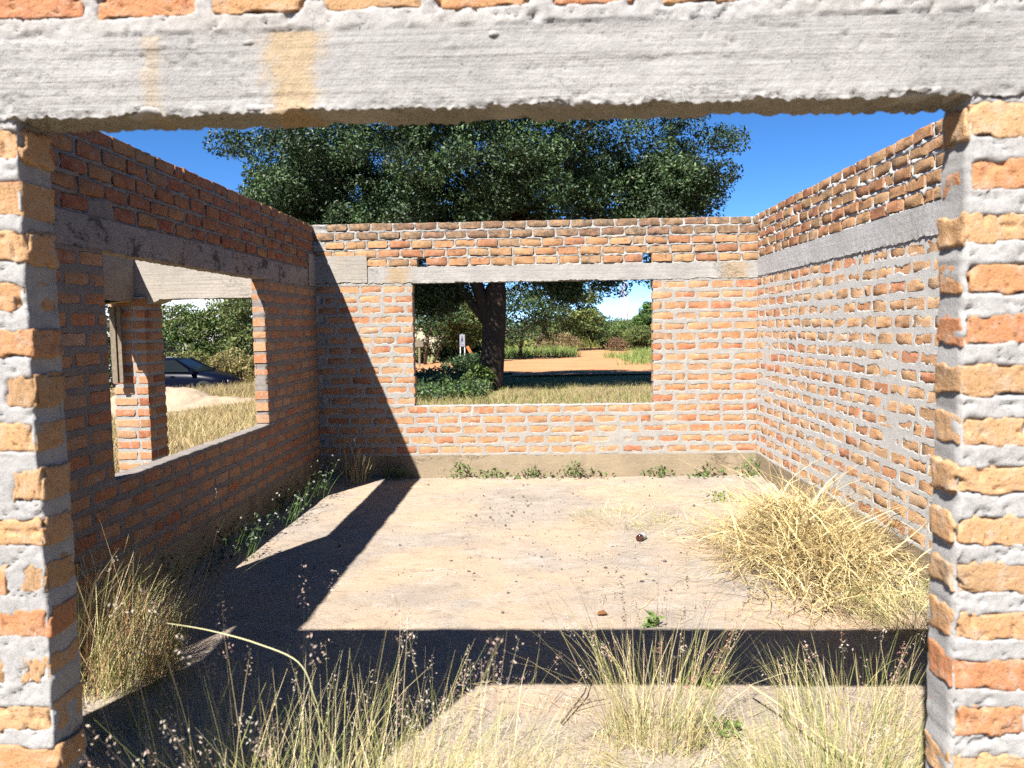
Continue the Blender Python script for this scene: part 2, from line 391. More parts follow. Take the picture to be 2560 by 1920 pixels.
# concrete floor of the room with blown-in sand
def floor_mat():
    k = NT('sandy_floor'); co = k.coord()
    n1 = k.noise(co, 0.8, 5, 0.62, 0.5); n2 = k.noise(k.mapping(co, (1, 1.8, 1)), 3.4, 6, 0.72, 0.6); n3 = k.noise(k.mapping(co, (1, 2.2, 1)), 42, 5, 0.75); n4 = k.noise(co, 240, 2, 0.6)
    conc = k.mix(k.ramp(k.noise(co, 2.2, 5, 0.7), [(0.35, 0.0), (0.7, 1.0)]), (0.49, 0.415, 0.34), (0.36, 0.305, 0.25))
    sand = k.mix(k.ramp(n3, [(0.35, 0.0), (0.7, 1.0)]), (0.60, 0.45, 0.31), (0.54, 0.40, 0.275))
    c = k.mix(k.ramp(n1, [(0.42, 0.0), (0.60, 1.0)]), conc, sand)
    c = k.mix(k.ramp(n2, [(0.52, 0.0), (0.74, 0.7)]), c, (0.60, 0.54, 0.47))
    c = k.mix(k.ramp(k.noise(k.mapping(co, (1, 1.6, 1)), 6.0, 7, 0.85), [(0.36, 0.7), (0.47, 0.0)]), c, (0.27, 0.215, 0.165))
    crk = k.ramp(k.noise(co, 1.6, 8, 0.8, 0.4), [(0.492, 0.0), (0.498, 1.0), (0.504, 0.0)]); c = k.mix(k.math('MULTIPLY', crk, 0.6), c, (0.14, 0.10, 0.075))
    c = k.mix(0.4, c, k.ramp(n3, [(0.28, 0.4), (0.52, 1.0)]), 'MULTIPLY')
    c = k.mix(k.ramp(n4, [(0.30, 0.55), (0.38, 0.0)]), c, (0.10, 0.08, 0.06))
    h = k.math('ADD', n3, k.math('MULTIPLY', n2, 1.4))
    return k.done(c, 0.95, k.bump(k.math('ADD', h, k.math('MULTIPLY', n4, 0.3)), 0.75, 0.012), 0.1)
M['floor'] = floor_mat()
nx, ny = 150, 200
V, F = grid_box((XR - XL - 0.004, YB - YF - 0.02, 0.2), (nx, ny, 2))
top = V[:, 2] > 0.19
V = V + np.array([XL + 0.002, YF + 0.01, -0.2])
V[top, 2] += (fbm(V[top], 1.6, 4, 21) - 0.5) * 0.022
V[top, 2] += 0.03 * sstep(0.42, 0.0, V[top, 0] - XL) * fbm(V[top], 6, 2, 4)      # drifted soil along the walls
V[top, 2] += 0.05 * sstep(0.5, 0.0, XR - V[top, 0]) * fbm(V[top], 6, 2, 8)
obj('floor', mesh_np('floor', V, [F], M['floor'], True, sharp=0.9), kind='structure')

# ------------------------------------------------------------------ brick walls
def brick_mesh(name, seed, mat, L=0.225, H=0.080, D=T + 0.004, rough=1.0):
    r = np.random.default_rng(seed)
    x, z = L / 2, H / 2
    o = np.array([[-x, -z], [-x * .35, -z], [x * .35, -z], [x, -z], [x, 0], [x, z], [x * .35, z], [-x * .35, z], [-x, z], [-x, 0]])
    o = o * (1 - np.abs(r.normal(0, 1, (10, 1))) * np.array([[0.012, 0.05]]) * rough)
    o += r.normal(0, 0.0022 * rough, (10, 2))
    for k in (0, 3, 5, 8):
        if r.random() < 0.35: o[k] *= r.uniform(0.86, 0.97)
    o2 = o - np.sign(o) * np.array([[0.0045, 0.004]])
    V = np.concatenate([np.c_[o2[:, 0], r.normal(0, 0.0013, 10), o2[:, 1]], np.c_[o[:, 0], np.full(10, 0.005), o[:, 1]],
                        np.c_[o[:, 0], np.full(10, D), o[:, 1]], [[0, r.normal(-0.001, 0.0015), 0]]])
    k = np.arange(10)
    f3 = np.stack([k, (k + 1) % 10, np.full(10, 30)], 1)
    f4 = np.concatenate([np.stack([k + 10, (k + 1) % 10 + 10, (k + 1) % 10, k], 1), np.stack([k + 20, (k + 1) % 10 + 20, (k + 1) % 10 + 10, k + 10], 1)])
    return mesh_np(name, V, [f3, f4, np.array([[29, 28, 27, 26, 25, 24, 23, 22, 21, 20]])], mat, True, sharp=0.75)

def near_brick_mesh(name, seed, mat, L=0.225, H=0.080, D=T + 0.004):
    r = np.random.default_rng(seed)
    def disp(p):
        q = p + np.array([seed * 3.1, seed * 1.7, 0])
        c = np.array([L / 2, D / 2, H / 2]); d = np.zeros_like(p)
        e = np.abs(p - c) / c                                            # round the arrises
        for a, b in ((0, 1), (1, 2), (0, 2)):
            t = np.clip(e[:, a] + e[:, b] - 1.0, 0, 1) ** 14
            d[:, a] -= np.sign(p[:, a] - c[a]) * t * 0.003; d[:, b] -= np.sign(p[:, b] - c[b]) * t * 0.003
        for a in range(3): d[:, a] += (fbm(q, 26, 3, seed + a) - 0.5) * (0.005 if a == 1 else 0.014)
        for a, b in ((0, 1), (1, 2), (0, 2)):                            # chipped edges
            t = np.clip((e[:, a] + e[:, b] - 1.72) / 0.28, 0, 1) * sstep(0.48, 0.70, fbm(q, 30, 2, seed + 20))
            d[:, a] -= np.sign(p[:, a] - c[a]) * t * 0.013; d[:, b] -= np.sign(p[:, b] - c[b]) * t * 0.013
        pit = sstep(0.72, 0.88, noise(q, 48, seed + 9))
        d[:, 1] += pit * 0.006
        return d
    V, F = grid_box((L, D, H), (40, 16, 15), disp)
    V -= np.array([L / 2, 0, H / 2])
    return mesh_np(name, V, [F], mat, True)

VAR = {}
def variants(mkey, near=False):
    key = (mkey, near)
    if key not in VAR:
        fn = near_brick_mesh if near else brick_mesh
        VAR[key] = [fn('brick', 100 + 13 * k, M[mkey]) for k in range(10 if near else 14)]
    return VAR[key]

def subtract(iv, cuts):
    out = [iv]
    for a, b in cuts:
        nxt = []
        for s, e in out:
            if b <= s or a >= e: nxt.append((s, e))
            else:
                if a > s: nxt.append((s, a))
                if b < e: nxt.append((b, e))
        out = nxt
    return out

def lay(L, courses, blocked, seed, ragged=0.006):
    """bricks as (u centre, v centre, length, height, style)"""
    r = random.Random(seed); B = []
    for k, (v0, v1, style) in enumerate(courses):
        vc = (v0 + v1) / 2
        cuts = sorted((a, b) for a, b, c, d in blocked if c < vc < d)
        joint = 0.026 if style == 'low' else 0.021
        bed = 0.033 if style == 'low' else 0.020
        off = (k % 2) * 0.124 + r.uniform(-0.03, 0.03)
        for s, e in subtract((0, L), cuts):
            u = s + (off if s == 0 else (0.0 if k % 2 else (-0.06 if ragged > 0.008 else -0.12)))
            while u < e - 0.02:
                ln = 0.222 + r.uniform(-0.012, 0.010)
                if r.random() < 0.05: ln = 0.11
                a, b = max(u, s), min(u + ln, e)
                if e - b < (0.09 if ragged > 0.008 else 0.06): b = e
                if b - a > 0.045:
                    if ragged and b == e and e < L: b = e + r.uniform(-0.006, ragged)
                    if ragged and a == s and s > 0: a = s - r.uniform(-0.006, ragged)
                    hh = (v1 - v0 - bed) * r.uniform(0.93, 1.06)
                    B.append((0.5 * (a + b), vc + r.uniform(-0.004, 0.004), b - a, hh, style))
                if b >= e - 0.02: break
                u = u + ln + joint
            
    return B

def mortar_sheet(u0, u1, v0, v1, res, bricks, holes, back, seed, smear=1.0, relief=1.0, near=False):
    """relief sheet of the visible face with openings cut out, skirts going back through the wall"""
    nu = max(2, int(round((u1 - u0) / res))); nv = max(2, int(round((v1 - v0) / res)))
    us = np.linspace(u0, u1, nu + 1); vs = np.linspace(v0, v1, nv + 1)
    U, Vv = np.meshgrid(us, vs, indexing='ij')
    din = np.full(U.shape, -0.05); low = np.zeros(U.shape)
    for (bu, bv, bl, bh, st) in bricks:
        i0, i1 = np.searchsorted(us, [bu - bl / 2 - 0.03, bu + bl / 2 + 0.03]); j0, j1 = np.searchsorted(vs, [bv - bh / 2 - 0.03, bv + bh / 2 + 0.03])
        if i1 <= i0 or j1 <= j0: continue
        d = np.minimum(bl / 2 - np.abs(us[i0:i1, None] - bu), bh / 2 - np.abs(vs[None, j0:j1] - bv))
        din[i0:i1, j0:j1] = np.maximum(din[i0:i1, j0:j1], d)
        if st == 'low': low[i0:i1, j0:j1] = 1
    p = np.stack([U.ravel(), np.full(U.size, seed * 3.7), Vv.ravel()], 1)
    din = din.ravel(); low = low.ravel()
    n1 = fbm(p * np.array([1, 1, 1.4]), 17, 3, seed); n2 = fbm(p, 40, 2, seed + 5); n3 = fbm(p, 7, 2, seed + 8); n4 = fbm(p, 2.2, 2, seed + 31)
    # low courses: mortar smeared over the brick edges; upper courses: ragged raked joints with squeezed lumps
    margin_l = 0.0045 + 0.0022 * smear + 0.040 * np.clip(n1 - 0.40, 0, 1) * (0.4 + n3) * smear + 0.07 * np.clip(n4 - 0.55, 0, 1) * smear
    hj_l = 0.0018 + relief * (0.0045 * (n1 - 0.45) + 0.0012 * (n2 - 0.5) + 0.006 * (n3 - 0.5))
    if near:                                                            # crumbly, cracked and trowelled at close range
        rid = np.abs(2 * fbm(p * np.array([1, 1, 1.8]), 13, 4, seed + 90) - 1); fine = fbm(p, 90, 2, seed + 91)
        hj_l = hj_l - 0.001 + 0.005 * (np.minimum(rid, 0.24) - 0.12) + 0.0028 * (fine - 0.5) - 0.008 * sstep(0.022, 0.0, rid) - 0.007 * sstep(0.72, 0.82, fbm(p, 30, 2, seed + 92))
    margin_u = 0.0015 + 0.03 * np.clip(n1 - 0.56, 0, 1)
    hj_u = -0.003 + 0.036 * (n1 - 0.5) + 0.008 * (n2 - 0.5)
    margin = np.where(low > 0, margin_l, margin_u); hj = np.where(low > 0, hj_l, hj_u)
    t = sstep(-0.003, 0.009, din - margin)
    out = hj * (1 - t) + (-0.022) * t                                   # + = towards the viewer
    jit = (fbm(p, 30, 2, seed + 40) - 0.5) * 0.008; jit2 = (fbm(p, 30, 2, seed + 50) - 0.5) * 0.008
    Vt = np.stack([U.ravel() + jit, -out, Vv.ravel() + jit2], 1)
    i, j = np.meshgrid(np.arange(nu), np.arange(nv), indexing='ij'); i = i.ravel(); j = j.ravel(); m = nv + 1
    cu = 0.5 * (us[i] + us[i + 1]); cv = 0.5 * (vs[j] + vs[j + 1])
    keep = np.ones(len(i), bool)
    for a, b, c, d in holes: keep &= ~((cu > a) & (cu < b) & (cv > c) & (cv < d))
    i = i[keep]; j = j[keep]
    Q = np.stack([i * m + j, (i + 1) * m + j, (i + 1) * m + j + 1, i * m + j + 1], 1)
    # boundary edges -> skirts
    e = np.concatenate([Q[:, [0, 1]], Q[:, [1, 2]], Q[:, [2, 3]], Q[:, [3, 0]]])
    key = np.minimum(e[:, 0], e[:, 1]).astype(np.int64) * len(Vt) + np.maximum(e[:, 0], e[:, 1])
    uq, inv, cnt = np.unique(key, return_inverse=True, return_counts=True)
    be = e[cnt[inv] == 1]
    bv = np.unique(be); remap = {}
    rings = []; base = len(Vt); nb = len(bv)
    lut = np.zeros(len(Vt), np.int64); lut[bv] = np.arange(nb)
    ring_v = []
    for kk, yy in enumerate((0.25 * back, 0.6 * back, back)):
        q = Vt[bv].copy(); q[:, 1] = yy
        nn = p[bv].copy(); nn[:, 1] += yy
        q[:, 0] += (fbm(nn, 24, 2, seed + 60) - 0.5) * 0.012; q[:, 2] += (fbm(nn, 24, 2, seed + 70) - 0.5) * 0.012
        ring_v.append(q)
    sk = []
    prev = be
    for kk in range(3):
        cur = base + kk * nb + lut[be]
        sk.append(np.stack([prev[:, 1], prev[:, 0], cur[:, 0], cur[:, 1]], 1)); prev = cur
    Vt = np.concatenate([Vt] + ring_v)
    return Vt, np.concatenate([Q] + sk)

def back_quads(u0, u1, v0, v1, holes, y):
    us = sorted({u0, u1, *[min(max(h[0], u0), u1) for h in holes], *[min(max(h[1], u0), u1) for h in holes]})
    vs = sorted({v0, v1, *[min(max(h[2], v0), v1) for h in holes], *[min(max(h[3], v0), v1) for h in holes]})
    mb = MB()
    for a, b in zip(us, us[1:]):
        for c, d in zip(vs, vs[1:]):
            if b - a < 1e-6 or d - c < 1e-6: continue
            cu, cv = (a + b) / 2, (c + d) / 2
            if any(h[0] < cu < h[1] and h[2] < cv < h[3] for h in holes): continue
            mb.add([[a, y, c], [a, y, d], [b, y, d], [b, y, c]], np.array([[0, 1, 2, 3]]))
    return mb

def cam_px(p):
    v = cam.matrix_world.inverted() @ Vector(p)
    if v.z > -0.05: return None
    return 512 + 1024 * FPX / 2560 * v.x / -v.z, 384 - 1024 * FPX / 2560 * v.y / -v.z, -v.z

WALLS = {}
def brick_wall(label, origin, theta, L, H, courses, openings, bands, mkeys, mortar, fine, seed, see=None, near=False, skip_bricks=(), smear=1.0, extra_red=(), relief=1.0):
    """fine: [(u0,u1,res)] mortar sheets; bands: (u0,u1,v0,v1,proud,name,mat,res); mkeys: style -> material key"""
    root = thing('brick_wall', label, 'wall', origin, theta, kind='thing')
    blocked = list(openings) + [b[:4] for b in bands]
    B = lay(L, courses, blocked, seed, 0.009 if near else 0.006)
    B = [b for b in B if not any(a < b[0] < c and d < b[1] < e for a, c, d, e in skip_bricks)]
    topv = courses[-1][1]
    holes = [(a - 0.005, b + 0.005, c - 0.005, d + 0.005) for a, b, c, d in openings] + [(a + 0.02 * (a > 0), b - 0.02 * (b < L), c + 0.02, d - 0.02) for a, b, c, d in (x[:4] for x in bands)]
    V = []; Fq = []; n = 0
    for (a, b, res) in fine:
        vt, fq = mortar_sheet(a, b, 0.02, topv - 0.014, res, B, holes, T, seed, smear, relief, near)
        V.append(vt); Fq.append(fq + n); n += len(vt)
    bq = back_quads(0, L, 0.02, topv - 0.014, holes, T - 0.012)
    V.append(np.concatenate(bq.v)); Fq.append(np.concatenate(bq.f[4]) + n)
    obj('mortar', mesh_np('mortar', np.concatenate(V), [np.concatenate(Fq)], mortar, True), root)
    # single bricks: the 300 that show largest; the rest joined
    R = Matrix.Translation(origin) @ Matrix.Rotation(theta, 4, 'Z')
    def score(b):
        p = cam_px(R @ Vector((b[0], 0, b[1])))
        if p is None or not (-30 < p[0] < 1054 and -30 < p[1] < 798): return -1
        if see and not see(b, p): return -0.5
        return 1 / p[2] ** 2
    order = sorted(range(len(B)), key=lambda k: -score(B[k]))
    r = random.Random(seed + 1)
    rest = {}
    cnt = 0
    for rank, k in enumerate(order):
        bu, bv, bl, bh, st = B[k]
        mk = mkeys[st]
        if any(a < bu < b and c < bv < d for a, b, c, d in extra_red): mk = 'brick_red'
        single = cnt < 300 and score(B[k]) > 0
        loose = st != 'low'
        dy = r.uniform(-0.0015, 0.0015) if not loose else r.uniform(-0.007, 0.004)
        rot = (r.gauss(0, 0.006), r.gauss(0, 0.014 if loose else 0.008), r.gauss(0, 0.012 if loose else 0.006))
        flip = r.random() < 0.5
        vi = r.randrange(10 if near else 14)
        mats = Matrix.Translation((bu, dy - 0.0015, bv)) @ Matrix.Rotation(rot[0], 4, 'X') @ Matrix.Rotation(rot[1] + (PI if flip else 0), 4, 'Y') @ Matrix.Rotation(rot[2], 4, 'Z') @ Matrix.Diagonal((bl / 0.225, 1, bh / 0.080, 1))
        if single:
            o = bpy.data.objects.new('brick', variants(mk, near)[vi]); C.objects.link(o); o.parent = root; o.matrix_local = mats; cnt += 1
        else:
            me = variants(mk, False)[vi]
            mb = rest.setdefault(mk, MB())
            co = np.empty(len(me.vertices) * 3, np.float32); me.vertices.foreach_get('co', co); co = co.reshape(-1, 3)
            mm = np.array(mats); co = co @ mm[:3, :3].T + mm[:3, 3]
            byn = {}
            for pl in me.polygons: byn.setdefault(len(pl.vertices), []).append(list(pl.vertices))
            mb.add(co, list(byn.values()))
    for mk, mb in rest.items():
        mb.build('bricks', M[mk + '_i'], root, True, 0.75, kind='stuff')
    for (a, b, c, d, proud, nm, mat, res) in bands:
        dims = (b - a, T + proud + 0.004, d - c)
        nn = (max(2, int(dims[0] / res)), max(2, int(dims[1] / max(res, 0.012))), max(2, int(dims[2] / res)))
        sd = seed + int(a * 100) + int(c * 10)
        def disp(p):
            q = p + np.array([sd, sd * 0.3, 0.0])
            out = np.zeros_like(p)
            edge = sstep(0.03, 0.0, p[:, 2]) 
            amp = (0.0025 if res < 0.01 else 0.005) + 0.008 * edge
            for ax in range(3): out[:, ax] = (fbm(q, 42, 3, sd + ax) - 0.5) * amp * (1.0 if ax != 0 else 0.6)
            out[:, 1] += (fbm(q, 2.5, 2, sd + 5) - 0.5) * 0.010
            out[:, 2] += ((fbm(q, 95, 2, sd + 7) - 0.5) * 0.014 + (sstep(0.55, 0.75, fbm(q, 9, 2, sd + 8))) * 0.010) * edge; out[:, 1] += (fbm(q, 95, 2, sd + 9) - 0.5) * 0.016 * edge
            if res < 0.01: rid = np.abs(2 * fbm(q * np.array([0.6, 1, 2.0]), 9, 4, sd + 12) - 1); out[:, 1] += 0.005 * sstep(0.02, 0.0, rid) * sstep(0.4, 0.6, fbm(q, 3, 2, sd + 15)) + (fbm(q * np.array([0.08, 1, 1]), 34, 2, sd + 14) - 0.5) * 0.005
            return out
        Vb, Fb = grid_box(dims, nn, disp)
        obj(nm, mesh_np(nm, Vb + np.array([a, -proud, c]), [Fb], mat, True), root)
    WALLS[label] = root
    return root

def courses_of(plinth, lintel0, lintel1, n_low, n_up, top, special_top=2):
    out = [(plinth + (lintel0 - plinth) * k / n_low, plinth + (lintel0 - plinth) * (k + 1) / n_low, 'low') for k in range(n_low)]
    nb = 2
    out += [(lintel0 + (lintel1 - lintel0) * k / nb, lintel0 + (lintel1 - lintel0) * (k + 1) / nb, 'mid') for k in range(nb)]
    out += [(lintel1 + (top - lintel1) * k / n_up, lintel1 + (top - lintel1) * (k + 1) / n_up, 'up' if k < n_up - special_top else 'top') for k in range(n_up)]
    return out

ZP = 0.25
# back wall (u = x - XL)
uL = lambda x: x - XL
W0, W1 = uL(-1.375), uL(1.2235)
back = brick_wall('sunlit far brick wall with a wide window opening looking out to a tree', (XL, YB, 0), 0.0, XR - XL, 2.80,
    courses_of(ZP, 2.135, 2.315, 17, 5, 2.80), [(W0, W1, 0.80, 2.135), (uL(-1.315), uL(-1.215), 2.322, 2.405), (uL(1.115), uL(1.215), 2.322, 2.408)],
    [(uL(-1.86), XR - XL, 2.14, 2.310, 0.006, 'lintel', M['lintel'], 0.018), (0.003, uL(-1.868), 2.155, 2.445, 0.012, 'concrete_beam_end', M['lintel_b'], 0.018),
     (0.002, XR - XL - 0.002, -0.1, ZP - 0.004, 0.004, 'plinth', M['plinth'], 0.025)],
    {'low': 'brick', 'mid': 'brick', 'up': 'brick_up', 'top': 'brick_top'}, M['mortar'], [(0, XR - XL, 0.0105)], 3)

# right wall (u = YB + T - y)
uR = lambda y: YB + T - y
LR = YB + T - YI
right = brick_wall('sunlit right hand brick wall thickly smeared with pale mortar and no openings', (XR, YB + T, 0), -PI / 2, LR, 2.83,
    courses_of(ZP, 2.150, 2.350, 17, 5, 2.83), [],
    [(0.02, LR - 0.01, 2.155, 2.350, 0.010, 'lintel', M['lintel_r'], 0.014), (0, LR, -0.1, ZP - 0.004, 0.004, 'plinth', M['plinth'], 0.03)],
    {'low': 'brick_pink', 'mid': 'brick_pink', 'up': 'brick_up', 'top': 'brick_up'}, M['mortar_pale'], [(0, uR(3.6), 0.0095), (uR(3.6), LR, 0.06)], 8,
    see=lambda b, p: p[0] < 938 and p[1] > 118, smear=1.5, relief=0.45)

# left wall (u = y - YI)
uY = lambda y: y - YI
LL = YB + T - YI
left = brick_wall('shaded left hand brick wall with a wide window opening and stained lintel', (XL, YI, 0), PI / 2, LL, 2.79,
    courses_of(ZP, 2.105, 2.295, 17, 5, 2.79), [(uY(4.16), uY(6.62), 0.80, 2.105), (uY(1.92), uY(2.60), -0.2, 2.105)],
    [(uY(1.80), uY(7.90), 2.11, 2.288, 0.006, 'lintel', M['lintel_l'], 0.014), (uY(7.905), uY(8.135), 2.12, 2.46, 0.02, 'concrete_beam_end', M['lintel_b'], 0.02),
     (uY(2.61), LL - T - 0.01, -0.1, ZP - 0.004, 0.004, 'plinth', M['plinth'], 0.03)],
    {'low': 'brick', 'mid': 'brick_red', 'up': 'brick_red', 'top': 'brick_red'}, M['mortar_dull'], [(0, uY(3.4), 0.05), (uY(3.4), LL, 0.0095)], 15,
    see=lambda b, p: p[0] > 48 and p[1] > 120, skip_bricks=[(uY(4.15), uY(4.36), 2.29, 2.39)], smear=0.45)

# front wall that the camera looks through (u = x - XF)
XF = XL - T
uF = lambda x: x - XF
LF = XR + T - XF
front = brick_wall('nearest brick wall framing the view with a wide opening under a concrete lintel', (XF, YF, 0), 0.0, LF, 2.80,
    [(a, b, 'low' if st == 'up' else st) for a, b, st in courses_of(ZP, 2.125, 2.315, 17, 5, 2.80)], [(uF(-1.155), uF(0.918), -0.2, 2.125)],
    [(uF(-1.75), uF(1.60), 2.125, 2.295, 0.006, 'lintel', M['lintel_near'], 0.005)],
    {'low': 'brick_near', 'mid': 'brick_near', 'up': 'brick_near', 'top': 'brick_top'}, M['mortar_near'], [(0, uF(-1.75), 0.06), (uF(-1.75), uF(1.5), 0.0065), (uF(1.5), LF, 0.06)], 27, near=True, smear=0.7)
# @@SECTION2
# ------------------------------------------------------------------ plant builders
def ribbons(roots, L, az, th0, th1, wd, col, seg=4, floor=None, tipcol=None, out=None, curl=0.0):
    """bent blades: polar angle runs from th0 at the root to th1 at the tip. Returns tip points."""
    n = len(roots); roots = np.asarray(roots, float)
    L = np.broadcast_to(L, n); az = np.broadcast_to(az, n).copy(); th0 = np.broadcast_to(th0, n); th1 = np.broadcast_to(th1, n); wd = np.broadcast_to(wd, n)
    p = roots.copy(); P_ = [p.copy()]
    for k in range(seg):
        t = (k + 0.5) / seg; th = th0 + (th1 - th0) * t
        d = np.stack([np.sin(th) * np.cos(az), np.sin(th) * np.sin(az), np.cos(th)], 1)
        p = p + d * (L / seg)[:, None]
        if floor is not None: p[:, 2] = np.maximum(p[:, 2], floor)
        if curl: az = az + rng.normal(0, curl, n)
        P_.append(p.copy())
    fa = rng.uniform(0, 2 * PI, n); s = np.stack([np.cos(fa), np.sin(fa), np.zeros(n)], 1)
    V = np.zeros((n, seg + 1, 2, 3)); cc = np.zeros((n, seg + 1, 2, 3))
    col = np.broadcast_to(col, (n, 3))
    for k in range(seg + 1):
        t = k / seg; ww = wd * (1.0 - 0.85 * t ** 1.5) * 0.5
        V[:, k, 0] = P_[k] - s * ww[:, None]; V[:, k, 1] = P_[k] + s * ww[:, None]
        c = col if tipcol is None else col * (1 - t) + np.asarray(tipcol) * t
        cc[:, k, 0] = c; cc[:, k, 1] = c
    b = (np.arange(n) * (seg + 1) * 2)[:, None]
    F = np.concatenate([b + np.array([[2 * k, 2 * k + 1, 2 * k + 3, 2 * k + 2]]) for k in range(seg)])
    if out is not None:
        out.v.append(V.reshape(-1, 3)); out.f.setdefault(4, []).append(F + out.n); out.c.append(cc.reshape(-1, 3)); out.n += n * (seg + 1) * 2
    return P_[-1], P_[-2]

def specks(pts, size, col, out, elong=1.0):
    """small randomly turned diamonds: leaves, seeds, petals"""
    n = len(pts); a = rng.normal(0, 1, (n, 3)); a /= np.linalg.norm(a, axis=1)[:, None]
    b = rng.normal(0, 1, (n, 3)); b -= (a * b).sum(1)[:, None] * a; b /= np.linalg.norm(b, axis=1)[:, None]
    size = np.broadcast_to(size, n)[:, None]
    V = np.stack([pts - a * size * 0.5 * elong, pts + b * size * 0.32, pts + a * size * 0.5 * elong, pts - b * size * 0.32], 1).reshape(-1, 3)
    F = (np.arange(n) * 4)[:, None] + np.array([[0, 1, 2, 3]])
    col = np.repeat(np.broadcast_to(col, (n, 3)), 4, axis=0)
    out.v.append(V); out.f.setdefault(4, []).append(F + out.n); out.c.append(col); out.n += 4 * n

def leaves(pts, size, col, out, up=0.35, elong=1.0):
    """leaf faces biased to look upwards, folded along the midrib"""
    n = len(pts); nrm = rng.normal(0, 1, (n, 3)) * 0.75; nrm[:, 2] += up + 0.3; nrm /= np.linalg.norm(nrm, axis=1)[:, None]
    a = rng.normal(0, 1, (n, 3)); a -= (a * nrm).sum(1)[:, None] * nrm; a /= np.linalg.norm(a, axis=1)[:, None]
    b = np.cross(nrm, a); size = np.broadcast_to(size, n)[:, None]
    V = np.stack([pts - a * size * 0.5 * elong, pts + b * size * 0.30 + nrm * size * 0.08, pts + a * size * 0.5 * elong - nrm * size * 0.06, pts - b * size * 0.30 + nrm * size * 0.08], 1).reshape(-1, 3)
    k = (np.arange(n) * 4)[:, None]
    F = np.concatenate([k + np.array([[0, 1, 2]]), k + np.array([[0, 2, 3]])])
    col = np.repeat(np.broadcast_to(col, (n, 3)), 4, axis=0)
    out.v.append(V); out.f.setdefault(3, []).append(F + out.n); out.c.append(col); out.n += 4 * n

def pick(pal, n, var=0.15):
    pal = np.asarray(pal, float); c = pal[rng.integers(0, len(pal), n)]
    return np.clip(c * (1 + rng.normal(0, var, (n, 1))), 0.005, 0.95)

STRAW = [(0.58, 0.44, 0.20), (0.50, 0.37, 0.16), (0.64, 0.52, 0.28), (0.42, 0.30, 0.13)]
DRY = [(0.46, 0.36, 0.17), (0.52, 0.42, 0.22), (0.36, 0.29, 0.12), (0.33, 0.31, 0.12)]
GREENY = [(0.20, 0.25, 0.06), (0.28, 0.30, 0.09), (0.36, 0.34, 0.13), (0.14, 0.20, 0.05)]
GREEN = [(0.12, 0.20, 0.04), (0.16, 0.26, 0.06), (0.085, 0.155, 0.035)]
DEEP = [(0.045, 0.085, 0.028), (0.060, 0.105, 0.035), (0.035, 0.065, 0.022), (0.075, 0.12, 0.045)]
OLIVE = [(0.13, 0.18, 0.045), (0.17, 0.21, 0.06), (0.10, 0.15, 0.04), (0.20, 0.215, 0.065)]
SEED = [(0.52, 0.36, 0.33), (0.62, 0.52, 0.47), (0.46, 0.26, 0.22), (0.66, 0.60, 0.54)]

def ray(px, py):
    v = cam.matrix_world.to_3x3() @ Vector(((px - 1280) / FPX, -(py - 960) / FPX, -1)); return np.array(v)
def on_y(px, py, y): d = ray(px, py); return np.array([0, 0, CAM_H]) + d * (y / d[1])
def on_z(px, py, z=0.0): d = ray(px, py); return np.array([0, 0, CAM_H]) + d * ((z - CAM_H) / d[2])

def crown_pts(centre, rad, n_clump, per, spread, seed, keep=None, hollow=0.5):
    r = np.random.default_rng(seed)
    d = r.normal(0, 1, (n_clump, 3)); d /= np.linalg.norm(d, axis=1)[:, None]
    q = hollow + (1 - hollow) * r.random(n_clump) ** 0.6
    c = np.asarray(centre) + d * np.asarray(rad) * q[:, None]
    if keep is not None: c = c[keep(c)]
    s = spread * r.uniform(0.6, 1.35, len(c))
    per_i = (per * (s / spread) ** 2).astype(int) + 4
    pts = []; idx = []
    for k in range(len(c)):
        g = r.normal(0, 1, (per_i[k], 3)); g *= (r.uniform(0.25, 1.0, (per_i[k], 1)) ** 0.5 * s[k]) / np.linalg.norm(g, axis=1)[:, None]
        g[:, 2] *= 0.7
        pts.append(c[k] + g); idx.append(np.full(per_i[k], k))
    return np.concatenate(pts), c, np.concatenate(idx)

def branches_to(mb, start, centres, r0, n, seed, sag=0.15, mid=0.45):
    r = np.random.default_rng(seed)
    for k in r.choice(len(centres), min(n, len(centres)), replace=False):
        a = np.asarray(start, float); b = centres[k]; m1 = a + (b - a) * mid + np.array([r.normal(0, .15), r.normal(0, .15), sag]) * np.linalg.norm(b - a) * 0.6
        ts = np.linspace(0, 1, 6)[:, None]; pts = (1 - ts) ** 2 * a + 2 * ts * (1 - ts) * m1 + ts ** 2 * b
        mb.tube(pts, np.linspace(r0, r0 * 0.18, 6), 5)

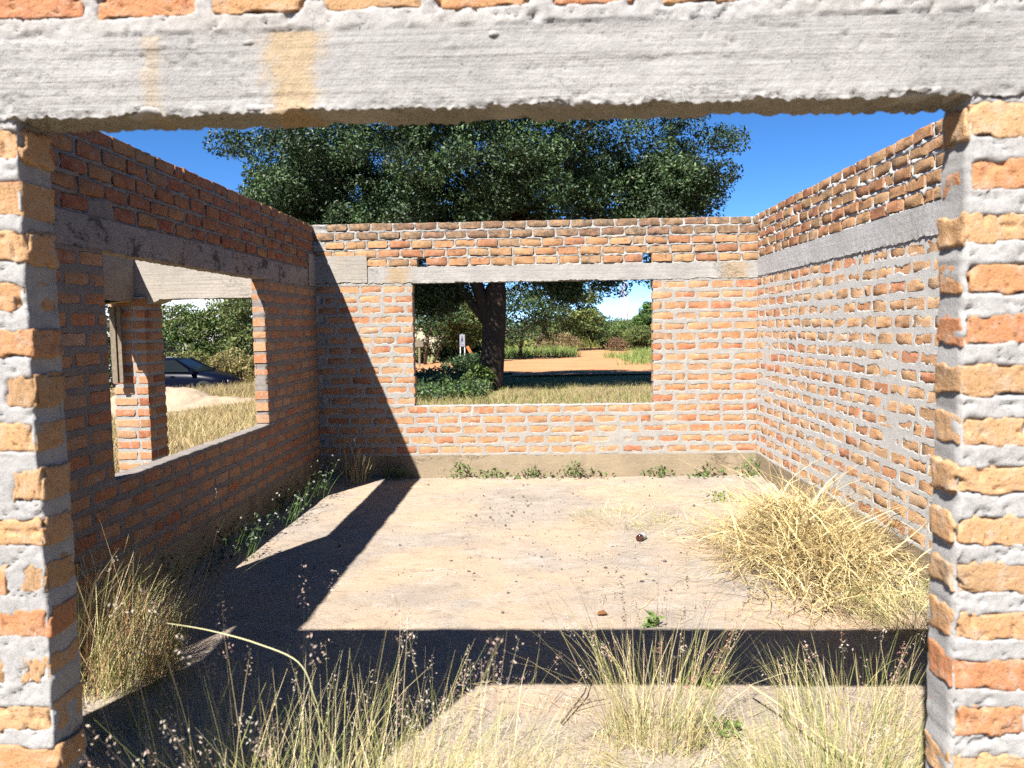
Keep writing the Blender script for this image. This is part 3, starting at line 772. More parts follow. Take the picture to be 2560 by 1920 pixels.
def tree(name, label, cat, base, trunk, centre, rad, n_clump, per, spread, leaf, pal, seed, group=None, extra=(), keep=None, bark='bark', n_br=14, soft=False, hollow=0.5, elong=1.25):
    base = np.asarray(base, float)
    t = thing(name, label, cat, tuple(base), group=group)
    pts, cs, idx = crown_pts(np.asarray(centre) - base, rad, n_clump, per, spread, seed, (lambda c: keep(c + base)) if keep else None, hollow)
    for q, (c2, r2, n2) in enumerate(extra):
        p2, cs2, i2 = crown_pts(np.asarray(c2) - base, r2, n2, per, spread, seed + 31 + q, None, hollow)
        pts = np.concatenate([pts, p2]); idx = np.concatenate([idx, i2 + len(cs)]); cs = np.concatenate([cs, cs2])
    cl = 1 + 0.40 * np.random.default_rng(seed + 5).normal(0, 1, len(cs))
    out = MB(); leaves(pts, leaf * rng.uniform(0.7, 1.3, len(pts)), np.clip(pick(pal, len(pts), 0.2) * np.clip(cl[idx], 0.55, 1.5)[:, None], 0.01, 0.5), out, elong=elong)
    out.build('crown', M['leaf_soft' if soft else 'leaf'], t)
    mb = MB()
    for pth, rr in trunk: mb.tube(np.asarray(pth) - base, rr, 12)
    last = np.asarray(trunk[0][0][-1]) - base
    branches_to(mb, last, cs, trunk[0][1][-1] * 0.55, n_br, seed + 2)
    mb.build('trunk', M[bark], t, True)
    return t

# ------------------------------------------------------------------ the big tree behind the house
tb = np.array([-1.42, 21.0, -0.14])
def bp(px, py, y=21.0): return on_y(px, py, y)
trunk_main = np.array([tb + [0, 0, -0.1], tb + [0.0, 0, 0.25], bp(1232, 880), bp(1236, 800), bp(1240, 720), bp(1244, 640) + [0, .3, 0], bp(1260, 540) + [0, .6, 0]])
limb_l = np.array([bp(1232, 845), bp(1215, 775), bp(1190, 705), bp(1150, 640), bp(1080, 540)])
limb_ll = np.array([bp(1222, 812), bp(1185, 765), bp(1140, 705), bp(1060, 640), bp(960, 580)])
limb_r = np.array([bp(1250, 700), bp(1330, 655), bp(1430, 610) + [0, .4, 0], bp(1560, 560) + [0, .5, 0]])
big_trunks = [(trunk_main, [0.50, 0.40, 0.34, 0.33, 0.29, 0.24, 0.16]), (limb_l, [0.22, 0.20, 0.18, 0.14, 0.08]), (limb_ll, [0.15, 0.12, 0.10, 0.08, 0.05]), (limb_r, [0.16, 0.14, 0.11, 0.07])]
def keep_big(c):
    k = (c[:, 2] > 3.7) & (c[:, 2] < 9.6)
    right_ = c[:, 0] > 1.0
    k &= ~(right_ & ((c[:, 1] < 18.6) | (c[:, 1] > 23.2)))
    k &= ~(right_ & (c[:, 2] > 8.6))
    k &= ~((c[:, 0] > 3.9) & (c[:, 2] < 5.4))
    sh = c[:, 1] + 0.79 * c[:, 2]
    return k & (sh < 28.4) & (sh > 19.5)
tree('broad_tree', 'huge dark green tree with a thick leaning trunk behind the far wall', 'tree', tb, big_trunks,
     (-1.5, 20.6, 6.7), (7.0, 4.1, 3.8), 720, 290, 0.50, 0.082, DEEP, 41, keep=keep_big, n_br=40, hollow=0.15,
     extra=[((-5.9, 20.2, 5.0), (2.0, 2.4, 2.0), 140), ((-3.6, 19.6, 4.4), (2.0, 2.0, 1.1), 90), ((3.3, 20.8, 5.2), (1.9, 1.5, 1.3), 90), ((3.2, 20.4, 3.05), (0.5, 0.4, 0.35), 5), ((-3.1, 21.6, 2.75), (1.5, 1.0, 0.6), 46), ((0.9, 21.6, 3.0), (1.5, 0.8, 0.45), 34)])
# hanging twigs at the right edge of the crown
for px, py in ((1560, 700), (1628, 700)):
    pass

# ------------------------------------------------------------------ trees and bushes seen through the far window
def gz(x, y): return float(ground_z(x, y))
def small_tree(label, px, base_py, y, cpx, cpy, rx, rz, pal, seed, leaf=0.13, per=90, ncl=60, thick=0.09, lean=None, spread=0.55, name='small_tree', group='trees beyond the house', bark='bark', hollow=0.35):
    b = on_y(px, base_py, y); b[2] = gz(b[0], b[1]) - 0.05
    c = on_y(cpx, cpy, y + 0.3)
    mid = b + (c - b) * np.array([0.35, 0.35, 0.55]); endp = c - np.array([0, 0, rz * 0.35])
    return tree(name, label, 'tree', b, [([b, mid, endp], [thick, thick * 0.8, thick * 0.55])], c, (rx, rx * 0.8, rz), ncl, per, spread, leaf, pal, seed, group, n_br=10, soft=True, bark=bark, hollow=hollow)
small_tree('slender tree with a bare pale trunk left of the wooden sign', 1062, 915, 35.5, 1085, 775, 2.3, 1.7, DEEP, 51, bark='bark_pale')
small_tree('second slender tree just right of the wooden sign', 1082, 913, 36.0, 1150, 800, 1.6, 1.35, OLIVE, 52, bark='bark_pale', thick=0.07)
small_tree('leafy green tree directly behind the white framed sign', 1170, 908, 40.0, 1185, 795, 2.4, 1.9, OLIVE, 53)
small_tree('dark leafy tree at the left edge of the far window', 1040, 900, 45.0, 1035, 760, 3.2, 2.6, DEEP, 54)
small_tree('low spreading tree just right of the big trunk', 1300, 880, 39.0, 1310, 790, 1.9, 1.9, DEEP, 55)
small_tree('leaning tree with a slanted forked trunk beside the dirt road', 1340, 874, 52.0, 1402, 762, 2.9, 2.5, OLIVE, 56, leaf=0.17, ncl=90, thick=0.2)
small_tree('tree with overhanging branches right of the leaning tree', 1478, 868, 60.0, 1465, 812, 2.0, 1.2, OLIVE, 57, leaf=0.18)
small_tree('thin dark trunked tree standing in yellow grass by the road', 1461, 866, 64.0, 1462, 830, 1.5, 1.0, GREEN, 58, leaf=0.18)
small_tree('tall rounded tree at the right edge of the far window', 1622, 870, 75.0, 1640, 800, 2.6, 1.9, GREEN, 59, leaf=0.22, ncl=80)
small_tree('bushy tree below the lattice tower', 1560, 872, 72.0, 1562, 840, 2.6, 0.9, GREEN, 60, leaf=0.22, ncl=70)
def bush(label, px, py, y, rx, h, pal, seed, leaf=0.12, ncl=60, per=90, spread=0.4, group='bushes beyond the house', ground=None, name='bush', z0=None):
    b = on_y(px, py, y); b[2] = gz(b[0], b[1]) - 0.05
    t = thing(name, label, 'bush', tuple(b), group=group)
    pts, cs, idx = crown_pts((0, 0, h * 0.48), (rx, rx * 0.75, h * 0.5), ncl, per, spread, seed, None, 0.45)
    pts[:, 2] = np.maximum(pts[:, 2], 0.02)
    cl = np.clip(1 + 0.25 * np.random.default_rng(seed).normal(0, 1, len(cs)), 0.6, 1.5)
    out = MB(); leaves(pts, leaf * rng.uniform(0.7, 1.3, len(pts)), np.clip(pick(pal, len(pts), 0.22) * cl[idx][:, None], 0.01, 0.5), out, elong=1.2)
    out.build('crown', M['leaf_soft'], t)
    mb = MB(); branches_to(mb, (0, 0, 0), cs, 0.05, 9, seed + 3); mb.build('stem', M['bark'], t, True)
    return t
bush('rounded green bush at the right edge of the far window', 1622, 880, 52.0, 1.7, 1.9, OLIVE, 71)
bush('wide green bush left of the rounded one near the road', 1555, 880, 56.0, 1.9, 1.7, OLIVE, 72)
bush('brown dried bush in front of the green ones', 1545, 876, 50.0, 0.6, 0.9, [(0.25, 0.15, 0.08), (0.32, 0.20, 0.10)], 73, leaf=0.09, ncl=30)
bush('brown twiggy bush at the foot of the leaning tree', 1395, 874, 51.0, 1.7, 1.3, [(0.27, 0.17, 0.09), (0.20, 0.17, 0.06), (0.34, 0.22, 0.12)], 74, leaf=0.09, ncl=40)
bush('dark bush in shade behind the white framed sign', 1145, 915, 39.0, 1.2, 1.3, DEEP, 75)
bush('dark low bush against the left side of the big trunk', 1170, 925, 29.0, 0.8, 0.6, DEEP, 76, ncl=30)
bush('sunlit yellow green shrub at the foot of the big trunk', 1195, 950, 20.3, 0.42, 0.75, [(0.13, 0.20, 0.04), (0.17, 0.24, 0.05), (0.09, 0.15, 0.03)], 77, leaf=0.09, ncl=26, per=50, spread=0.16, name='shrub')
bush('pale yellow shrub beside the wooden sign post', 1055, 905, 38.0, 0.8, 1.1, [(0.22, 0.26, 0.06), (0.28, 0.28, 0.08)], 78, leaf=0.1, ncl=20)
# the far wood, one mass
out = MB()
r = np.random.default_rng(5)
for k in range(150):
    y = r.uniform(84, 260); x = r.uniform(-0.62, 0.32) * y; h = r.uniform(0.75, 1.12) * (1.55 + 0.0072 * y); rx_ = r.uniform(2.5, 5.0)
    if -0.02 * y < x < 0.11 * y and y < 110: continue
    pts, cs, idx = crown_pts((x, y, gz(x, y) + h * 0.5), (rx_, rx_ * 0.7, h * 0.5), 26, 42, 1.2, 900 + k, None, 0.5)
    leaves(pts, 0.42 * rng.uniform(0.7, 1.3, len(pts)), np.clip(pick(GREEN if k % 3 else OLIVE, len(pts), 0.2), 0.01, 0.5), out)
wd = out.build('far_woodland', M['leaf_soft'], kind='stuff'); wd['label'] = 'distant green woodland along the horizon'; wd['category'] = 'woodland'

# ------------------------------------------------------------------ bushes seen through the left window
LB = [(240, 930, 33.0, 2.6, 5.2, DEEP, 'tall dark bush left of the brick pillar'), (400, 930, 35.0, 2.7, 4.3, OLIVE, 'tall bush behind the brick pillar and the car'),
      (490, 930, 36.0, 2.3, 4.0, GREEN, 'tall leafy bush directly above the parked car'), (545, 925, 37.0, 1.3, 4.2, OLIVE, 'tall bush between the car bonnet and the window jamb'),
      (640, 925, 33.0, 1.6, 5.0, OLIVE, 'tall brownish bush beside the far jamb of the left window'), (700, 925, 37.0, 2.8, 5.2, DEEP, 'tall bush hidden mostly behind the far end of the left wall')]
for k, (px, py, y, rx_, h, pal, lab) in enumerate(LB):
    bush(lab, px, py, y, rx_, h, pal, 120 + k, leaf=0.13, ncl=85, per=85, spread=0.5, group='tall bushes behind the car')
bush('low dry bush right of the car bonnet', 600, 945, 31.0, 1.3, 1.5, [(0.30, 0.25, 0.09), (0.22, 0.21, 0.07), (0.36, 0.27, 0.12)], 131, leaf=0.1, ncl=40, group='low bushes by the car')
bush('low olive bush behind the car bonnet', 520, 940, 32.0, 1.3, 1.7, [(0.22, 0.22, 0.07), (0.16, 0.17, 0.05)], 132, leaf=0.1, ncl=45, group='low bushes by the car')
bush('bright green bush right of the car near the window jamb', 630, 915, 34.0, 0.9, 1.9, [(0.14, 0.23, 0.04), (0.18, 0.26, 0.05)], 133, leaf=0.1, ncl=30, group='low bushes by the car')

# ------------------------------------------------------------------ grass masses outside
def grass_patch(name, pts, h, pal, wd, lean=0.5, seg=2, bend=0.8, label=None, tip=None, cat='grass'):
    out = MB(); n = len(pts)
    ribbons(pts, h * rng.uniform(0.55, 1.25, n), rng.uniform(0, 2 * PI, n), rng.uniform(0, lean, n), rng.uniform(0.2, bend + 0.5, n), wd, pick(pal, n, 0.2), seg, None, tip, out)
    o = out.build(name, M['blade_field'], kind='stuff')
    if label: o['label'] = label; o['category'] = cat
    return o
def scatter(n, x0, x1, y0, y1, seed, keep=None):
    r = np.random.default_rng(seed); p = np.stack([r.uniform(x0, x1, n), r.uniform(y0, y1, n), np.zeros(n)], 1)
    p[:, 2] = ground_z(p[:, 0], p[:, 1]) - 0.02
    if keep is not None: p = p[keep(p)]
    return p
mound_c = np.array([-10.2, 20.6])
not_mound = lambda p: ((p[:, 0] - mound_c[0]) / 2.9) ** 2 + ((p[:, 1] - mound_c[1]) / 2.0) ** 2 > 1
def left_field(p): return (p[:, 0] < -2.75) & not_mound(p) & (fbm(p, 0.5, 2, 77) > 0.36) & ~((p[:, 0] > -4.7) & (p[:, 0] < -4.1) & (p[:, 1] > 7.7) & (p[:, 1] < 8.3))
grass_patch('dry_grass', scatter(95000, -17, -2.8, 5.5, 31, 1, lambda p: left_field(p) & (p[:, 0] < -0.30 * p[:, 1] - 0.3) & (p[:, 0] > -0.66 * p[:, 1] - 1)), 0.25, DRY + STRAW + STRAW, 0.012, 0.9, 2, 1.2, 'dry yellow grass field seen through the left window')
pb = scatter(42000, -6.5, 6.5, 9.2, 27.5, 2, lambda p: (np.abs(p[:, 0] + 0.2) < 0.3 * p[:, 1] + 0.5) & (p[:, 1] + (fbm(p, 0.5, 2, 7) - .5) * 3 < 26.3) & (p[:, 1] > 12))
grass_patch('dry_grass', pb, np.clip(0.42 - 0.013 * pb[:, 1], 0.09, 0.34), DRY + GREENY, 0.014, 0.6, 2, 0.9, 'pale dry grass just outside the far window')
pcar = scatter(9000, -17, -8, 23.5, 27.2, 41)
grass_patch('dry_grass', pcar, 0.42, DRY + STRAW + [(0.42, 0.30, 0.22)], 0.013, 0.5, 2, 0.9, 'taller dry grass between the sand heap and the car')
VERGE = [(0.22, 0.34, 0.08), (0.28, 0.36, 0.10), (0.34, 0.38, 0.14), (0.17, 0.28, 0.06)]
gvl = scatter(9000, -9, 2.2, 37, 50, 3, lambda p: (p[:, 0] + (fbm(p, 0.35, 2, 2) - .5) * 4 < 1.0 + 0.02 * p[:, 1]) & (p[:, 1] + (fbm(p, .4, 2, 4) - .5) * 4 > 40.0))
grass_patch('green_grass', gvl, 0.6, VERGE, 0.03, 0.6, 2, 0.9, 'green grass verge on the left side of the dirt road')
gvr = scatter(11000, 1.5, 14, 30, 48, 4, lambda p: (p[:, 0] + (fbm(p, 0.35, 2, 12) - .5) * 4 > 2.9 + 0.12 * (p[:, 1] - 30)) & (p[:, 1] + (fbm(p, .4, 2, 14) - .5) * 3 > 31.5))
grass_patch('green_grass', gvr, 0.5, VERGE, 0.03, 0.6, 2, 0.9, 'green grass verge on the right side of the dirt road')
gfar = scatter(9000, -6, 12, 57, 82, 5)
grass_patch('yellow_grass', gfar, 0.9, GREENY + [(0.45, 0.40, 0.10)], 0.05, 0.5, 2, 0.8, 'yellow green grass where the dirt road ends')
# leafy undergrowth in the shade left of the trunk
pu = scatter(5200, -4.6, -1.0, 17.6, 27, 6, lambda p: (p[:, 0] < -1.25 - 0.06 * np.abs(p[:, 1] - 21)) & (fbm(p, 1.2, 2, 3) > 0.40))
pu = np.repeat(pu, 3, axis=0); pu[:, 2] += rng.uniform(0.03, 0.50, len(pu)) * fbm(pu, 1.5, 2, 6) * 1.3; pu[:, :2] += rng.normal(0, 0.06, (len(pu), 2))
out = MB(); leaves(pu, 0.095 * rng.uniform(0.6, 1.3, len(pu)), pick(DEEP + GREEN[:1], len(pu), 0.2), out)
o = out.build('undergrowth', M['leaf'], kind='stuff'); o['label'] = 'low leafy green undergrowth left of the big trunk'; o['category'] = 'undergrowth'

# ------------------------------------------------------------------ pillar, beam and plank outside the left window
def pillar():
    x0, x1, y0, y1, h = -4.55, -4.18, 7.80, 8.17, 2.02
    zb = gz(x0, y0) - 0.1
    root = thing('brick_pillar', 'brick verandah pillar carrying a haunched concrete beam outside the left window', 'pillar', ((x0 + x1) / 2, (y0 + y1) / 2, 0))
    s = x1 - x0; n = 19; hc = (h - zb) / n
    r = random.Random(4)
    mb = MB()
    Vc, Fc = grid_box((s - 0.012, s - 0.012, h - zb), (16, 16, 90), lambda p: np.stack([(fbm(p, 24, 2, 1) - .5) * 0.012, (fbm(p, 24, 2, 2) - .5) * 0.012, 0 * p[:, 0]], 1))
    obj('mortar', mesh_np('mortar', Vc + np.array([-s / 2 + 0.006, -s / 2 + 0.006, zb]), [Fc], M['mortar'], True), root)
    for k in range(n):
        zc = zb + (k + 0.5) * hc; hb = hc - 0.038
        a = 0.225 if k % 2 == 0 else 0.115
        for face in range(4):
            th = face * PI / 2
            spans = ((-s / 2, -s / 2 + a - 0.012), (-s / 2 + a + 0.012, s / 2)) if (k + face) % 2 == 0 else ((-s / 2, s / 2 - a - 0.012), (s / 2 - a + 0.012, s / 2))
            for (u0, u1) in spans:
                o = bpy.data.objects.new('brick', variants('brick' if r.random() < 0.7 else 'brick_red')[r.randrange(14)]); C.objects.link(o); o.parent = root
                o.matrix_local = Matrix.Rotation(th, 4, 'Z') @ Matrix.Translation(((u0 + u1) / 2, -s / 2 - r.uniform(-0.001, 0.003), zc)) @ Matrix.Diagonal(((u1 - u0) / 0.225, 0.42, hb / 0.08, 1))
    def slab(nm, dims, org, shear=None, mat='lintel_b', res=0.05):
        nn = tuple(max(2, int(d / res)) for d in dims)
        V, F = grid_box(dims, nn)
        if shear: V = shear(V)
        V = V + np.array(org); V = V + np.stack([(fbm(V, 18, 2, q) - .5) * 0.016 for q in range(3)], 1)
        obj(nm, mesh_np(nm, V, [F], M[mat], True, sharp=0.6), root)
    cx, cy = (x0 + x1) / 2, (y0 + y1) / 2
    # beam along the house towards the wall, with a haunch at the pillar
    def hx(V):
        u = V[:, 0] / 2.0; low = V[:, 2] < 0.02
        V = V.copy(); V[low, 2] += np.clip((V[low, 0] - 0.05) / 0.36, 0, 1) * 0.165; return V
    slab('concrete_beam', (-2.575 - x0, 0.26, 0.50), (x0 - cx, -0.13, h - 0.07), lambda V: hx(V - np.array([0.37, 0, 0])) + np.array([0.37, 0, 0]))
    def hy(V):
        V = V.copy(); low = V[:, 2] < 0.02; V[low, 2] += np.clip((1.15 - V[:, 1][low]) / 0.55, 0, 1) * 0.10; return V
    slab('concrete_beam', (0.24, 1.62, 0.48), (x0 - cx + 0.01, -1.62 - 0.135, h - 0.05), lambda V: hy(V))
    M['yellow_patch'] = plain('yellow_patch_ochre', (0.62, 0.42, 0.10), 0.8, 0.2, 12, 0.5)
    mb = MB(); mb.box((x0 - cx + 0.13, -0.47, h - 0.062), (0.26, 0.52, 0.014), Matrix.Rotation(0.10, 3, 'X')); mb.build('yellow_patch_panel', M['yellow_patch'], root)  # thin ochre panel added to show the yellow patch under the beam
    return root
pillar()
pl = thing('wooden_plank', 'weathered upright plank standing against the front of the brick pillar', 'plank', (-4.43, 7.70, 0.0))
mb = MB()
pk = [((-0.035, 0, 1.52), (0.055, 0.045, 0.80)), ((0.018, 0.012, 1.53), (0.045, 0.03, 0.80))]
for c, d in pk[:1]: mb.box(c, d)
mb.build('board', M['wood'], pl); mb = MB(); mb.box(*pk[1]); mb.build('board', M['wood'], pl)
mb = MB(); mb.box((-0.01, 0.045, 1.86), (0.09, 0.07, 0.03)); mb.build('bracket', M['wood'], pl)

# sand heap
hg, hm = 90, 70
U_, V_ = np.meshgrid(np.linspace(-1, 1, hg), np.linspace(-1, 1, hm), indexing='ij')
hx_ = mound_c[0] - 0.3 + U_.ravel() * 2.7; hy_ = mound_c[1] + V_.ravel() * 2.2
rr = np.hypot(U_.ravel() + 0.22, V_.ravel()); P = np.stack([hx_, hy_, np.zeros(hx_.size)], 1)
hh = 0.72 * np.clip(1 - np.hypot((U_.ravel() + 0.30) / 0.75, V_.ravel() / 0.8), 0, 1) ** 0.8 + 0.34 * np.clip(1 - np.hypot((U_.ravel() - 0.35) / 0.6, V_.ravel() / 0.7), 0, 1) ** 0.8
P[:, 2] = ground_z(hx_, hy_) - 0.06 + hh + (fbm(P, 3.5, 4, 6) - 0.5) * 0.16 * (hh > 0)
i, j = np.meshgrid(np.arange(hg - 1), np.arange(hm - 1), indexing='ij'); i = i.ravel(); j = j.ravel()
M['sand'] = soil_mat('pinkish_sand', (0.46, 0.32, 0.24), (0.52, 0.42, 0.28), (0.52, 0.44, 0.30), 1.6, speck=0.35, bump=0.03)
o = obj('sand_heap', mesh_np('sand_heap', P, [np.stack([i * hm + j, (i + 1) * hm + j, (i + 1) * hm + j + 1, i * hm + j + 1], 1)], M['sand'], True))
o['label'] = 'pinkish heap of building sand in the grass in front of the car'; o['category'] = 'sand heap'

# ------------------------------------------------------------------ car
def car():
    M['paint'] = plain('navy_paint', (0.004, 0.006, 0.016), 0.3, 0.05)
    M['glass'] = plain('dark_glass', (0.008, 0.012, 0.014), 0.08, 0.12); M['tyre'] = plain('tyre', (0.02, 0.02, 0.02), 0.85, 0.2)
    M['rim'] = plain('rim', (0.45, 0.46, 0.48), 0.3, 0.5, metal=0.9); M['lamp'] = plain('lamp_glass', (0.7, 0.72, 0.75), 0.12, 0.7)
    nose = on_y(580, 935, 28.0); x1 = nose[0]
    root = thing('parked_car', 'dark navy sedan parked in the grass behind the sand heap', 'car', (x1 - 2.25, 28.3, gz(x1 - 2.25, 28.3) - 0.04), 0.0)
    # stations along the length (x), nose at +2.25: (x, half width, sill z, belt z)
    st = [(-2.25, .62, .45, .82), (-2.18, .74, .36, .95), (-1.9, .84, .28, 1.00), (-1.2, .88, .22, .98), (-.3, .89, .20, .95), (.7, .89, .20, .93), (1.15, .88, .22, .90), (1.7, .86, .26, .80), (2.05, .78, .32, .70), (2.20, .66, .38, .60), (2.25, .55, .42, .54)]
    V = []; ring = 10
    for x, hw, s, b in st:
        for yy, zz in ((-.80, 0), (-1, .22), (-1.0, .62), (-.95, .9), (-.8, 1.0), (.8, 1.0), (.95, .9), (1.0, .62), (1, .22), (.80, 0)):
            V.append((x, yy * hw, s + (b - s) * zz + (0.03 if abs(yy) < .9 and zz == 1.0 else 0)))
    F = [[k * ring + a, k * ring + (a + 1) % ring, (k + 1) * ring + (a + 1) % ring, (k + 1) * ring + a] for k in range(len(st) - 1) for a in range(ring)]
    n = len(st) - 1
    caps = np.array([list(range(ring))[::-1], [n * ring + a for a in range(ring)]])
    obj('body', mesh_np('body', np.array(V), [np.array(F)[:, ::-1], caps[:, ::-1]], M['paint'], True, sharp=0.8), root)
    # roof and pillars
    cab = [(-1.95, .66, 1.0, .52), (-1.15, .76, 1.40, .58), (-.4, .78, 1.46, .60), (.25, .76, 1.42, .58), (1.12, .72, .93, .62)]
    mb = MB()
    roof = [(x, h, w2) for x, _, h, w2 in cab]
    Vr = []
    for x, h, w2 in roof[1:4]: Vr += [(x, -w2 - .04, h - .05), (x, -w2, h), (x, w2, h), (x, w2 + .04, h - .05)]
    Fr = np.array([[k * 4 + a, k * 4 + a + 1, (k + 1) * 4 + a + 1, (k + 1) * 4 + a] for k in range(2) for a in range(3)])
    obj('roof', mesh_np('roof', np.array(Vr), [Fr[:, ::-1]], M['paint'], True), root)
    def quadp(nm, a, b, c, d, mat='glass', th=0.012):
        P4 = np.array([a, b, c, d], float); nn = np.cross(P4[1] - P4[0], P4[3] - P4[0]); nn /= np.linalg.norm(nn)
        mb = MB(); mb.add(np.concatenate([P4, P4 - nn * th]), np.array([[0, 1, 2, 3], [7, 6, 5, 4], [0, 4, 5, 1], [1, 5, 6, 2], [2, 6, 7, 3], [3, 7, 4, 0]])); return mb.build(nm, M[mat], root)
    quadp('windscreen', (1.12, -.70, .95), (1.12, .70, .95), (.25, .57, 1.41), (.25, -.57, 1.41))
    quadp('rear_window', (-1.95, .62, 1.0), (-1.95, -.62, 1.0), (-1.15, -.57, 1.39), (-1.15, .57, 1.39))
    for s in (-1, 1):
        for nm, xs in (('door_window', (-.42, .95, .22, -.40)), ('door_window', (-1.45, -.50, -.48, -1.10))):
            a, b, c, d = xs; pts = [(a, s * .85, .96), (b, s * .85, .955), (c, s * .62, 1.39), (d, s * .62, 1.40)]
            quadp(nm, *(pts if s < 0 else pts[::-1]))
        for a, b in (((1.12, s * .78, .93), (.25, s * .60, 1.41)), ((-.46, s * .85, .95), (-.44, s * .61, 1.43)), ((-1.90, s * .74, .99), (-1.12, s * .60, 1.39))):
            mb = MB(); mb.bar(a, b, .09); mb.build('window_pillar', M['paint'], root)
        for x in (-1.35, 1.38):
            mt = Matrix.Translation((x, s * .78, .31)) @ Matrix.Rotation(-s * PI / 2, 4, 'X')
            mb = MB(); mb.lathe([(.20, -.1), (.31, -.1), (.33, -.06), (.33, .07), (.30, .11), (.20, .11)], 24, mt); wh = mb.build('tyre', M['tyre'], root, True)
            mb = MB(); mb.lathe([(.001, .07), (.06, .085), (.19, .07), (.205, .10), (.205, -.08)], 20, mt); mb.build('rim', M['rim'], wh, True)
        mb = MB(); mb.box((.98, s * .95, .98), (.16, .16, .11)); mb.build('mirror', M['paint'], root)
        quadp('headlight', *[(2.215, s * y, z) for y, z in (((.36, .50), (.62, .52), (.60, .62), (.36, .60)) if s > 0 else ((.62, .52), (.36, .50), (.36, .60), (.60, .62)))], mat='lamp', th=.03)
        for x in (-.55, .42):
            mb = MB(); mb.box((x - .2, s * .895, .80), (.16, .03, .025)); mb.build('door_handle', M['paint'], root)
car()

# ------------------------------------------------------------------ far buildings, tower and signs
M['white_wall'] = plain('white_wall', (0.74, 0.74, 0.72), 0.85, 0.2, 2.5, 0.2); M['tin'] = plain('pale_tin_roof', (0.62, 0.66, 0.70), 0.45, 0.4, 4, 0.2)
M['cream'] = plain('cream_wall', (0.66, 0.56, 0.40), 0.9, 0.15, 3, 0.25); M['dark'] = plain('dark_opening', (0.03, 0.03, 0.035), 0.4, 0.3)
hw = thing('house', 'white house with a pale tin roof hidden behind the tall bushes', 'house', (-20, 46.5, gz(-20, 46.5)))
mb = MB(); mb.box((0, 0, 1.75), (14, 6, 3.9)); mb.build('wall', M['white_wall'], hw)
mb = MB(); mb.add([[-7.4, -3.5, 3.7], [7.4, -3.5, 3.7], [7.4, 0, 5.2], [-7.4, 0, 5.2], [-7.4, 3.5, 3.7], [7.4, 3.5, 3.7], [-7.4, -3.5, 3.6], [7.4, -3.5, 3.6], [7.4, 3.5, 3.6], [-7.4, 3.5, 3.6]],
       [np.array([[0, 1, 2, 3], [3, 2, 5, 4], [6, 9, 8, 7], [0, 6, 7, 1], [4, 5, 8, 9]]), np.array([[0, 3, 4], [1, 5, 2]])]); mb.build('roof', M['tin'], hw)
for k in range(4):
    mb = MB(); mb.box((-5 + k * 3.2, -3.01, 2.0), (1.3, 0.08, 1.2)); wn = mb.build('window', M['dark'], hw)
    mb = MB(); mb.box((-5 + k * 3.2, -3.05, 1.36), (1.5, 0.16, 0.08)); mb.build('sill', M['white_wall'], wn)
# cream precast boundary wall behind the slender trees
bw = thing('boundary_wall', 'low cream panel wall behind the slender trees at left of the far window', 'wall', (0, 0, 0), kind='thing')
pa = on_y(1040, 905, 42.0); pb_ = on_y(1130, 905, 42.0); step = (pb_ - pa) / 4; z0 = gz(pa[0], 42)
for k in range(-3, 5):
    c0 = pa + step * (k + 0.5); h = 1.45 if k != 0 else 1.9
    mb = MB(); mb.box((c0[0], 42, z0 + h / 2), (abs(step[0]) - 0.10, 0.06, h)); mb.build('panel', M['cream'], bw)
    mb = MB(); mb.box((c0[0] - step[0] / 2, 42, z0 + h / 2 + .03), (0.12, 0.14, h + .06)); mb.build('post', M['cream'], bw)

M['red_paint'] = plain('faded_red', (0.55, 0.30, 0.30), 0.6); M['white_paint'] = plain('white_paint', (0.78, 0.80, 0.82), 0.5)
def tower():
    b = on_y(1561, 800, 400); root = thing('lattice_tower', 'tall red and white lattice tower on the horizon', 'tower', (b[0], 400, gz(b[0], 400)))
    H = 46; ns = 12
    def wdt(z): return 3.0 * (1 - z / H) + 0.7
    for k in range(ns):
        z0, z1 = H * k / ns, H * (k + 1) / ns; a, c = wdt(z0) / 2, wdt(z1) / 2; mb = MB()
        q0 = [(-a, -a, z0), (a, -a, z0), (a, a, z0), (-a, a, z0)]; q1 = [(-c, -c, z1), (c, -c, z1), (c, c, z1), (-c, c, z1)]
        for i in range(4):
            mb.bar(q0[i], q1[i], 0.30); mb.bar(q0[i], q1[(i + 1) % 4], 0.16); mb.bar(q0[(i + 1) % 4], q1[i], 0.16); mb.bar(q1[i], q1[(i + 1) % 4], 0.18)
        mb.build('tower_section', M['red_paint' if (k // 2) % 2 == 0 else 'white_paint'], root)
    mb = MB(); mb.bar((0, 0, H), (0, 0, H + 4), 0.15); mb.build('antenna', M['white_paint'], root)
tower()
